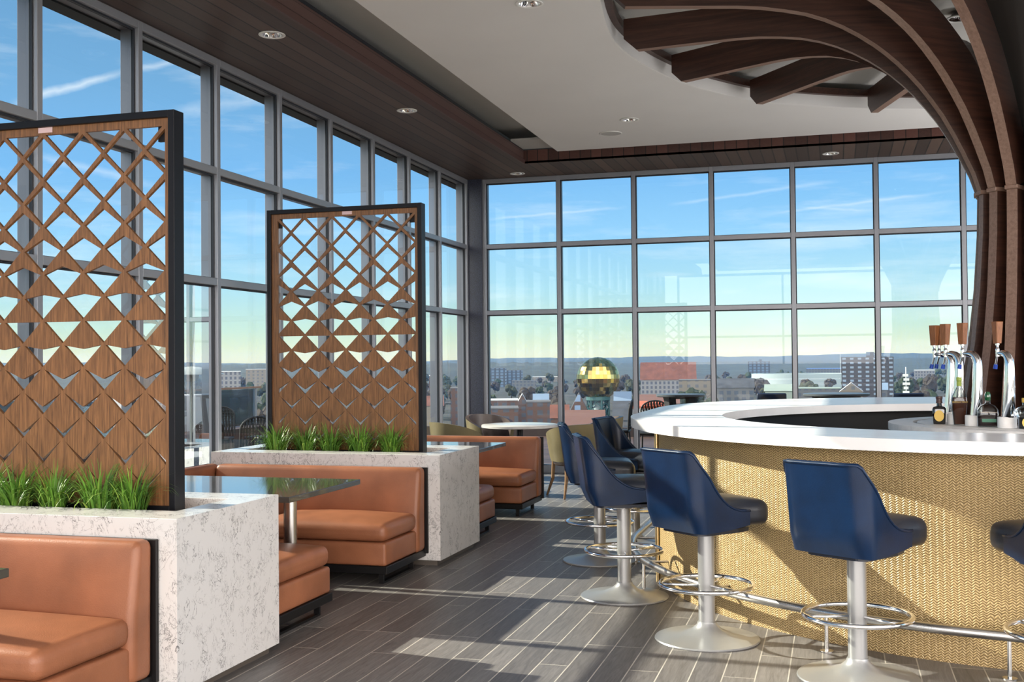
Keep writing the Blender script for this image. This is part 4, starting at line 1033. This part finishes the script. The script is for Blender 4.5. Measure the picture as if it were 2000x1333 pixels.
# ------------------------------------------------------------------ city beyond
GZ = -32.0
def mat_ground():
    m = bpy.data.materials.new('city_ground'); m.use_nodes = True; t = m.node_tree; b = t.nodes['Principled BSDF']
    c = nd(t, 'ShaderNodeTexCoord'); n = nd(t, 'ShaderNodeTexNoise'); n.inputs['Scale'].default_value = .02; n.inputs['Detail'].default_value = 9; n.inputs['Roughness'].default_value = .72; t.links.new(c.outputs['Object'], n.inputs[0])
    t.links.new(ramp(t, n.outputs[0], [(.3, (.012, .017, .012)), (.48, (.024, .028, .022)), (.6, (.05, .048, .044)), (.68, (.026, .038, .020))]), b.inputs['Base Color']); b.inputs['Roughness'].default_value = .95; return m
bm = new_bm(); bmesh.ops.create_circle(bm, cap_ends=True, segments=64, radius=9000); bmesh.ops.translate(bm, verts=bm.verts[:], vec=(0, 0, GZ)); struct(obj('ground', bm, mat_ground()), 'city ground far below the terrace')
WOODS = mat('wooded_hill', (.030, .040, .034), .95, var=(.02, .45)); HILL2 = mat('far_wooded_ridge', (.032, .045, .045), .95, var=(.004, .25))
def ridge(name, d, base, amp, seed, m, a0, a1, label, rough=.12):
    rn = random.Random(seed); bm = new_bm(); n = 360; ph = [rn.uniform(0, 6.28) for _ in range(8)]
    top, front, back = [], [], []
    for i in range(n+1):
        a = R(a0+(a1-a0)*i/n); h = base+amp*(.5*math.sin(a*7+ph[0])+.3*math.sin(a*17+ph[1])+.18*math.sin(a*41+ph[2]))+rn.uniform(-1, 1)*amp*rough
        u = Vector((-math.sin(a), math.cos(a), 0))
        top.append(bm.verts.new(u*d+Vector((0, 0, h)))); front.append(bm.verts.new(u*d*.72+Vector((0, 0, GZ-2+rn.uniform(0, 3))))); back.append(bm.verts.new(u*d*1.3+Vector((0, 0, GZ))))
    mid = [bm.verts.new((t_.co*.45+f_.co*.55)+Vector((0, 0, rn.uniform(-2, 3)))) for t_, f_ in zip(top, front)]
    for i in range(n):
        bm.faces.new((front[i], front[i+1], mid[i+1], mid[i])); bm.faces.new((mid[i], mid[i+1], top[i+1], top[i])); bm.faces.new((top[i], top[i+1], back[i+1], back[i]))
    return struct(obj(name, bm, m, smooth=True), label)
ridge('hills', 5200, 16, 13, 3, HILL2, -60, 100, 'long blue wooded ridge on the horizon')
ridge('hills_near', 2300, 3, 6, 8, WOODS, 12, 100, 'nearer dark wooded rise beyond the left windows', .3)
ridge('hills_mid', 3300, -2, 8, 12, WOODS, -60, 40, 'darker wooded slopes below the far ridge', .15)

def facade(name, wall, win, wx, wz, fx=.55, fz=.6):
    """wall with a grid of windows, in local coordinates"""
    if name in MATS: return MATS[name]
    m = bpy.data.materials.new(name); m.use_nodes = True; t = m.node_tree; b = t.nodes['Principled BSDF']
    c = nd(t, 'ShaderNodeTexCoord'); s = nd(t, 'ShaderNodeSeparateXYZ'); t.links.new(c.outputs['Object'], s.inputs[0])
    h = fmath(t, 'ADD', s.outputs['X'], s.outputs['Y'])
    gx = fmath(t, 'LESS_THAN', fmath(t, 'FRACT', fmath(t, 'DIVIDE', fmath(t, 'ADD', h, 500.3), wx)), fx); gz = fmath(t, 'LESS_THAN', fmath(t, 'FRACT', fmath(t, 'DIVIDE', fmath(t, 'ADD', s.outputs['Z'], 500.2), wz)), fz)
    mxn = nd(t, 'ShaderNodeMix', data_type='RGBA'); mxn.inputs[6].default_value = tuple(wall)+(1,); mxn.inputs[7].default_value = tuple(win)+(1,); t.links.new(fmath(t, 'MULTIPLY', gx, gz), mxn.inputs[0])
    t.links.new(mxn.outputs[2], b.inputs['Base Color']); b.inputs['Roughness'].default_value = .6; MATS[name] = m; return m
def building(px0, px1, ytop, d, depth, wallm, roofm, label, roof='flat', rh=0, name='city_building', extra=None, ybot=None):
    """a block whose near face spans two picture columns at a ground distance d"""
    A, B = at_dist(px0, ytop, d), at_dist(px1, ytop, d); c = (A+B)/2; W = (Vector((B.x, B.y))-Vector((A.x, A.y))).length; ang = math.atan2(B.y-A.y, B.x-A.x)
    z1 = c.z; t = thing(name, label, 'building', (c.x, c.y, GZ), ang); H = z1-GZ
    zb = 0
    he = H-rh
    b = new_bm(); box(b, (-W/2, 0, zb), (W/2, depth, he)); obj('walls', b, wallm, t)
    b = new_bm()
    if roof == 'flat': box(b, (-W/2-.2, -.2, he), (W/2+.2, depth+.2, he+max(.5, rh)))
    elif roof == 'gable':       # ridge along the face
        v = [b.verts.new(p) for p in ((-W/2-.5, -.6, he), (W/2+.5, -.6, he), (W/2+.5, depth+.6, he), (-W/2-.5, depth+.6, he), (-W/2-.5, depth/2, H), (W/2+.5, depth/2, H))]
        for q in ((0, 1, 5, 4), (2, 3, 4, 5), (1, 2, 5), (3, 0, 4), (3, 2, 1, 0)): b.faces.new([v[i] for i in q])
    elif roof == 'end':         # gable end toward the viewer
        v = [b.verts.new(p) for p in ((-W/2-.3, -.3, he), (W/2+.3, -.3, he), (W/2+.3, depth, he), (-W/2-.3, depth, he), (0, -.3, H), (0, depth, H))]
        for q in ((0, 1, 4), (1, 2, 5, 4), (2, 3, 5), (3, 0, 4, 5), (3, 2, 1, 0)): b.faces.new([v[i] for i in q])
    elif roof == 'hip':
        v = [b.verts.new(p) for p in ((-W/2-.5, -.6, he), (W/2+.5, -.6, he), (W/2+.5, depth+.6, he), (-W/2-.5, depth+.6, he), (-W/2+W*.06, depth/2, H), (W/2-W*.06, depth/2, H))]
        for q in ((0, 1, 5, 4), (2, 3, 4, 5), (1, 2, 5), (3, 0, 4), (3, 2, 1, 0)): b.faces.new([v[i] for i in q])
    for f in b.faces:
        if len(f.verts) == 3: f.material_index = 1
    ro = obj('roof', b, roofm, t); ro.data.materials.append(wallm)
    if extra: extra(t, W, depth, H)
    return t
TERRA = mat('terracotta_roof', (.150, .056, .036), .8, var=(.2, .25)); SLATE = mat('slate_roof', (0.060, 0.065, 0.075), .7, var=(.2, .3)); WHITER = mat('white_roof', (0.562, 0.578, 0.585), .6); BLUER = mat('pale_blue_roof', (0.204, 0.276, 0.372), .4)
GRAVR = mat('grey_roof', (0.108, 0.108, 0.113), .8); GREENR = mat('pale_green_roof', (0.275, 0.341, 0.297), .6); PINKR = mat('pink_roof', (0.147, 0.076, 0.062), .8)
BRICK = facade('brick_facade', (0.096, 0.051, 0.036), (.06, .07, .09), 4.2, 3.6); BEIGE = facade('beige_facade', (0.210, 0.185, 0.150), (.12, .13, .14), 5, 3.8, .4, .5); GREYF = facade('grey_facade', (0.125, 0.130, 0.135), (.07, .09, .12), 4, 3.6)
DARKF = facade('dark_glass_facade', (0.049, 0.059, 0.077), (.12, .18, .26), 6, 4, .6, .7); HOTELF = facade('white_grid_facade', (0.240, 0.240, 0.246), (.09, .10, .13), 3.4, 3.6, .5, .62); TOWERF = facade('dark_tower_facade', (0.054, 0.051, 0.057), (.27, .36, .46), 5.2, 3.1, .45, .45)
BLUEF = facade('blue_window_facade', (0.102, 0.060, 0.045), (.22, .32, .48), 6, 5, .45, .65)
def penthouse(t, W, D, H):
    b = new_bm(); box(b, (-W*.02, D*.3, H), (W*.14, D*.7, H+4)); obj('rooftop_box', b, DARKF, t)
building(955, 989, 720, 1500, 30, DARKF, GRAVR, 'grey-blue slab tower at the foot of the ridge, next to the corner column')
building(988, 1021, 724, 1560, 30, DARKF, GRAVR, 'slightly lower grey-blue slab beside the corner slab tower')
building(1040, 1092, 737, 1700, 40, BEIGE, WHITER, 'long low white-roofed shed line below the ridge')
building(1000, 1047, 745, 1200, 25, GREYF, GRAVR, 'low grey block among the trees left of the second mullion')
building(1042, 1071, 770, 640, 16, GREYF, BLUER, 'block with pale blue sloping roof left of the golden globe', 'gable', 5)
building(1009, 1031, 770, 600, 22, BRICK, WHITER, 'brown gabled hall with pale roof edges', 'end', 6)
building(953, 1012, 783, 560, 18, BRICK, WHITER, 'long white-roofed low hall next to the corner column')
building(1028, 1075, 787, 470, 20, BRICK, GRAVR, 'brown brick block with small windows below the blue roof')
building(958, 1012, 800, 420, 22, BRICK, GRAVR, 'brown brick block just above the round table')
building(1076, 1110, 792, 430, 14, BRICK, TERRA, 'small terracotta-roofed house at the second mullion', 'gable', 5)
building(1113, 1148, 768, 520, 18, BLUEF, SLATE, 'brick gabled building with blue windows left of the globe tower', 'end', 9)
building(1103, 1180, 804, 330, 20, BRICK, PINKR, 'pink-roofed low building below the golden globe', 'gable', 5)
building(1200, 1232, 766, 560, 20, GREYF, BLUER, 'building with pale blue sloping roof right of the globe tower', 'gable', 7)
building(1198, 1240, 785, 480, 22, GREYF, SLATE, 'dark wedge-roofed hall right of the globe tower', 'gable', 8)
building(1251, 1359, 708, 900, 30, HOTELF, TERRA, 'long white gridded building with big terracotta roof', 'gable', 14)
building(1326, 1392, 744, 700, 30, BEIGE, GRAVR, 'plain beige block beside the terracotta-roofed building')
building(1243, 1326, 772, 520, 20, BEIGE, PINKR, 'low pink-roofed building in front of the terracotta-roofed one', 'gable', 4)
building(1398, 1472, 740, 620, 26, GREYF, SLATE, 'grey stone hall with dark ridge roof behind the counter', 'gable', 5)
building(1461, 1504, 707, 1700, 40, DARKF, GRAVR, 'dark blue-grey slab on the ridge above the grey hall', extra=penthouse)
building(1494, 1550, 752, 560, 26, GREENR, GREENR, 'pale green metal-roofed building behind the counter', 'gable', 3)
building(1643, 1745, 699, 820, 18, TOWERF, GRAVR, 'dark apartment slab with pale balcony grid', extra=penthouse)
building(1575, 1645, 721, 1600, 60, GREYF, mat('blue_stadium_roof', (.09, .20, .55), .4), 'low hall with bright blue roof next to the apartment slab')
building(1785, 1826, 724, 1500, 40, HOTELF, WHITER, 'white institutional building on the wooded slope left of the taps')
building(1640, 1685, 748, 640, 20, BEIGE, WHITER, 'white gabled house below the apartment slab', 'end', 5)
building(1713, 1733, 749, 700, 30, GREYF, BLUER, 'house with bright white roof right of the mullion', 'gable', 4)
building(1555, 1642, 760, 700, 24, GREYF, GREENR, 'pale green shed between the green-roofed building and the houses')
building(1236, 1300, 798, 240, 30, facade('white_panel_facade', (.62, .64, .66), (.10, .12, .15), 3.0, 3.4, .4, .6), mat('orange_roof_edge', (.55, .12, .05), .6), 'white office block with orange roof edge beside the stool backs')
building(412, 470, 727, 900, 30, HOTELF, WHITER, 'white roofed shed beyond the left terrace')
building(480, 560, 722, 1300, 30, BEIGE, WHITER, 'long pale shed at the foot of the left rise')
building(838, 862, 735, 900, 24, BRICK, WHITER, 'white-roofed hall seen past the middle screen')
building(880, 902, 760, 600, 24, BRICK, GRAVR, 'brown block seen in the last window before the corner')
building(830, 865, 775, 480, 24, BEIGE, TERRA, 'small red-roofed block seen past the middle screen', 'gable', 4)
# oval stadium bowl
b = new_bm(); c = at_dist(1570, 735, 1350); ring_slab(b, oval(0, 0, 60, 64), oval(0, 0, 48, 64), 0, c.z-GZ+3); st = obj('stadium_bowl', b, mat('pale_stadium', (.32, .40, .42), .7), smooth=True, ang=40); st.location = (c.x, c.y, GZ); tag(st, 'pale round stadium rim between the dark slab and the blue roof', 'stadium')
# masts
def mast(px, ytop, d, label, name='radio_mast', arm=False):
    p = at_dist(px, ytop, d); b = new_bm(); tube(b, [(0, 0, 0), (0, 0, p.z-GZ)], .16, 8)
    if arm: bar(b, (-10, 0, p.z-GZ-1), (5, 0, p.z-GZ-1), 1.2)
    else:
        for k in range(7): bar(b, (-1.1+.3*(k % 2), 0, p.z-GZ-3-1.5*k), (.8+.3*(k % 3), 0, p.z-GZ-3-1.5*k), .35, .9)
    o = obj(name, b, mat('white_mast', (.75, .77, .76), .5)); o.location = (p.x, p.y, GZ); tag(o, label, 'mast' if not arm else 'crane')
mast(1769, 717, 420, 'white mast with small panels among the trees left of the taps')
mast(1641, 688, 1400, 'pale construction crane above the apartment slab', 'construction_crane', True)
# golden globe on its lattice tower
gc = at_dist(1168, 740, 580); gr = 580*42.5/FPX*1.02/math.cos(YAW-math.atan2(-gc.x, gc.y)) if False else 11.2
globe = thing('globe_tower', 'golden faceted mirror globe on a green steel tower', 'tower', (gc.x, gc.y, GZ))
m = bpy.data.materials.new('golden_glass'); m.use_nodes = True; tn_ = m.node_tree; pb = tn_.nodes['Principled BSDF']; pb.inputs['Metallic'].default_value = 1; pb.inputs['Roughness'].default_value = .16
at_ = nd(tn_, 'ShaderNodeAttribute'); at_.attribute_name = 'shade'; tn_.links.new(ramp(tn_, at_.outputs['Fac'], [(0, (.40, .25, .06)), (.5, (.66, .43, .11)), (1, (.85, .62, .22))]), pb.inputs['Base Color'])
b = new_bm(); NLAT, NLON = 16, 34; sh = []; rn = random.Random(5); rows = []
for i in range(NLAT+1):
    th_ = PI*i/NLAT; rows.append([Vector((gr*math.sin(th_)*math.cos(2*PI*j/NLON), gr*math.sin(th_)*math.sin(2*PI*j/NLON), gr*math.cos(th_))) for j in range(NLON)])
for i in range(NLAT):
    for j in range(NLON):
        q = [rows[i][j], rows[i+1][j], rows[i+1][(j+1) % NLON], rows[i][(j+1) % NLON]]; cc = (q[0]+q[1]+q[2]+q[3])/4; nrm = cc.normalized(); tl = Vector((rn.uniform(-1, 1), rn.uniform(-1, 1), rn.uniform(-1, 1)))*.05
        vv = []
        for p in q:
            pp = cc+(p-cc)*.965; pp = pp+nrm*((pp-cc).dot(tl)); 
            if not vv or all((pp-w_.co).length > 1e-3 for w_ in vv): vv.append(b.verts.new(pp))
        if len(vv) >= 3: b.faces.new(vv); sh.append(rn.random())
me = bpy.data.meshes.new('globe_panels'); b.to_mesh(me); b.free(); a_ = me.attributes.new('shade', 'FLOAT', 'FACE')
for i, v in enumerate(sh): a_.data[i].value = v
gp = link('globe_panels', me, m, globe); gp.location.z = gc.z-GZ
b = new_bm(); bmesh.ops.create_uvsphere(b, u_segments=34, v_segments=16, radius=gr*.985); gi = obj('globe_mullions', b, mat('globe_frame', (.50, .42, .20), .5, .2), globe); gi.location.z = gc.z-GZ
GSTEEL = mat('green_steel', (.05, .13, .13), .5)
b = new_bm(); hh = gc.z-GZ-gr*.86
for q in range(6):
    a = 2*PI*q/6; bar(b, (5.6*math.cos(a), 5.6*math.sin(a), 0), (5.6*math.cos(a), 5.6*math.sin(a), hh), .9)
    a2 = 2*PI*(q+1)/6
    for z in (0, hh*.33, hh*.66): bar(b, (5.6*math.cos(a), 5.6*math.sin(a), z), (5.6*math.cos(a2), 5.6*math.sin(a2), z+hh*.33), .45); bar(b, (5.6*math.cos(a2), 5.6*math.sin(a2), z), (5.6*math.cos(a), 5.6*math.sin(a), z+hh*.33), .45)
lathe(b, [(0, hh-1.5), (6.2, hh-1.5), (6.2, hh+.8), (0, hh+.8)], 24); obj('steel_tower', b, GSTEEL, globe)
b = new_bm(); lathe(b, [(2.6, 0), (2.6, hh)], 16); obj('lift_shaft', b, mat('pale_shaft', (.38, .48, .50), .5), globe, True)
# trees
def tree_mesh(seed):
    rn = random.Random(seed); b = new_bm()
    for _ in range(9):
        c = Vector((rn.uniform(-2.6, 2.6), rn.uniform(-2.6, 2.6), rn.uniform(4, 9))); s = rn.uniform(1.6, 3.0)
        r = bmesh.ops.create_icosphere(b, subdivisions=2, radius=s, matrix=Matrix.Translation(c))
        for v in r['verts']: v.co += Vector((rn.uniform(-.35, .35), rn.uniform(-.35, .35), rn.uniform(-.35, .35)))*s*.6
    return b
TM = [mat('tree_green', (.026, .040, .018), .95, var=(.4, .5)), mat('tree_brown', (.045, .036, .028), .95, var=(.4, .5)), mat('tree_olive', (.040, .045, .022), .95, var=(.4, .5))]
TL = ['dark green tree among the city roofs below the ridge', 'bare brown tree among the city roofs below the ridge', 'olive green tree among the city roofs below the ridge']
protos = []
for i in range(3):
    t = thing('city_tree', TL[i], 'tree', (0, 0, GZ), 0, 'trees among the city roofs: '+('green', 'brown', 'olive')[i])
    obj('crown', tree_mesh(40+i), TM[i], t); b = new_bm(); tube(b, [(0, 0, -.5), (0, 0, 6)], .5, 7, rads=[.5, .3]); obj('trunk', b, mat('bark', (.06, .045, .035), .9), t)
    protos.append([t, 0])
rn = random.Random(21); placed = []
for o in COL.objects:
    if o.get('category') in ('building', 'tower', 'stadium', 'mast', 'crane'):
        kids = [c for c in o.children if c.name.startswith('walls')]
        if kids:
            bb = [o.matrix_basis @ Vector(q) for q in kids[0].bound_box]; cx_ = sum(p.x for p in bb)/8; cy_ = sum(p.y for p in bb)/8; placed.append((cx_, cy_, max(math.hypot(p.x-cx_, p.y-cy_) for p in bb)*.85))
        else: placed.append((o.location.x, o.location.y, 12 if o.get('category') != 'stadium' else 62))
cnt = 0
for k_ in range(4000):
    if cnt >= 285: break
    i = rn.choice((0, 1, 1, 2, 0)); px = rn.choice((rn.uniform(945, 1240), rn.uniform(1240, 1900), rn.uniform(1380, 1900), rn.uniform(830, 930), rn.uniform(370, 540))); d = 430*(2300/430)**(rn.random()**.75)
    v = ray(px, 760); kq = d/math.hypot(v.x, v.y); p = (v.x*kq, v.y*kq, GZ); s = rn.uniform(.8, 1.5)
    if 1095 < px < 1240 and d < 640: continue
    if any(math.hypot(p[0]-a, p[1]-b_) < r_+6.2*s for a, b_, r_ in placed): continue
    placed.append((p[0], p[1], 6.2*s)); cnt += 1
    t, used = protos[i]
    if not used: t.location = p; t.scale = (s, s, s); protos[i][1] = 1
    else: dup(t, p, rn.uniform(0, 6.28), scale=(s, s, s*rn.uniform(.85, 1.2)))
# haze over the town
hm = bpy.data.materials.new('blue_haze'); hm.use_nodes = True; ht = hm.node_tree
for n_ in list(ht.nodes): ht.nodes.remove(n_)
hv = nd(ht, 'ShaderNodeVolumeScatter'); hv.inputs['Color'].default_value = (.06, .19, .46, 1); hv.inputs['Density'].default_value = HAZE; ho = nd(ht, 'ShaderNodeOutputMaterial'); ht.links.new(hv.outputs[0], ho.inputs['Volume'])
bm = new_bm(); box(bm, (-6500, 90, GZ-1), (6500, 6500, 70)); box(bm, (-6500, -3000, GZ-1), (-110, 89, 70))
hz = obj('haze', bm, hm); hz['kind'] = 'stuff'; hz['label'] = 'thin blue haze over the town and hills'; hz['category'] = 'haze'
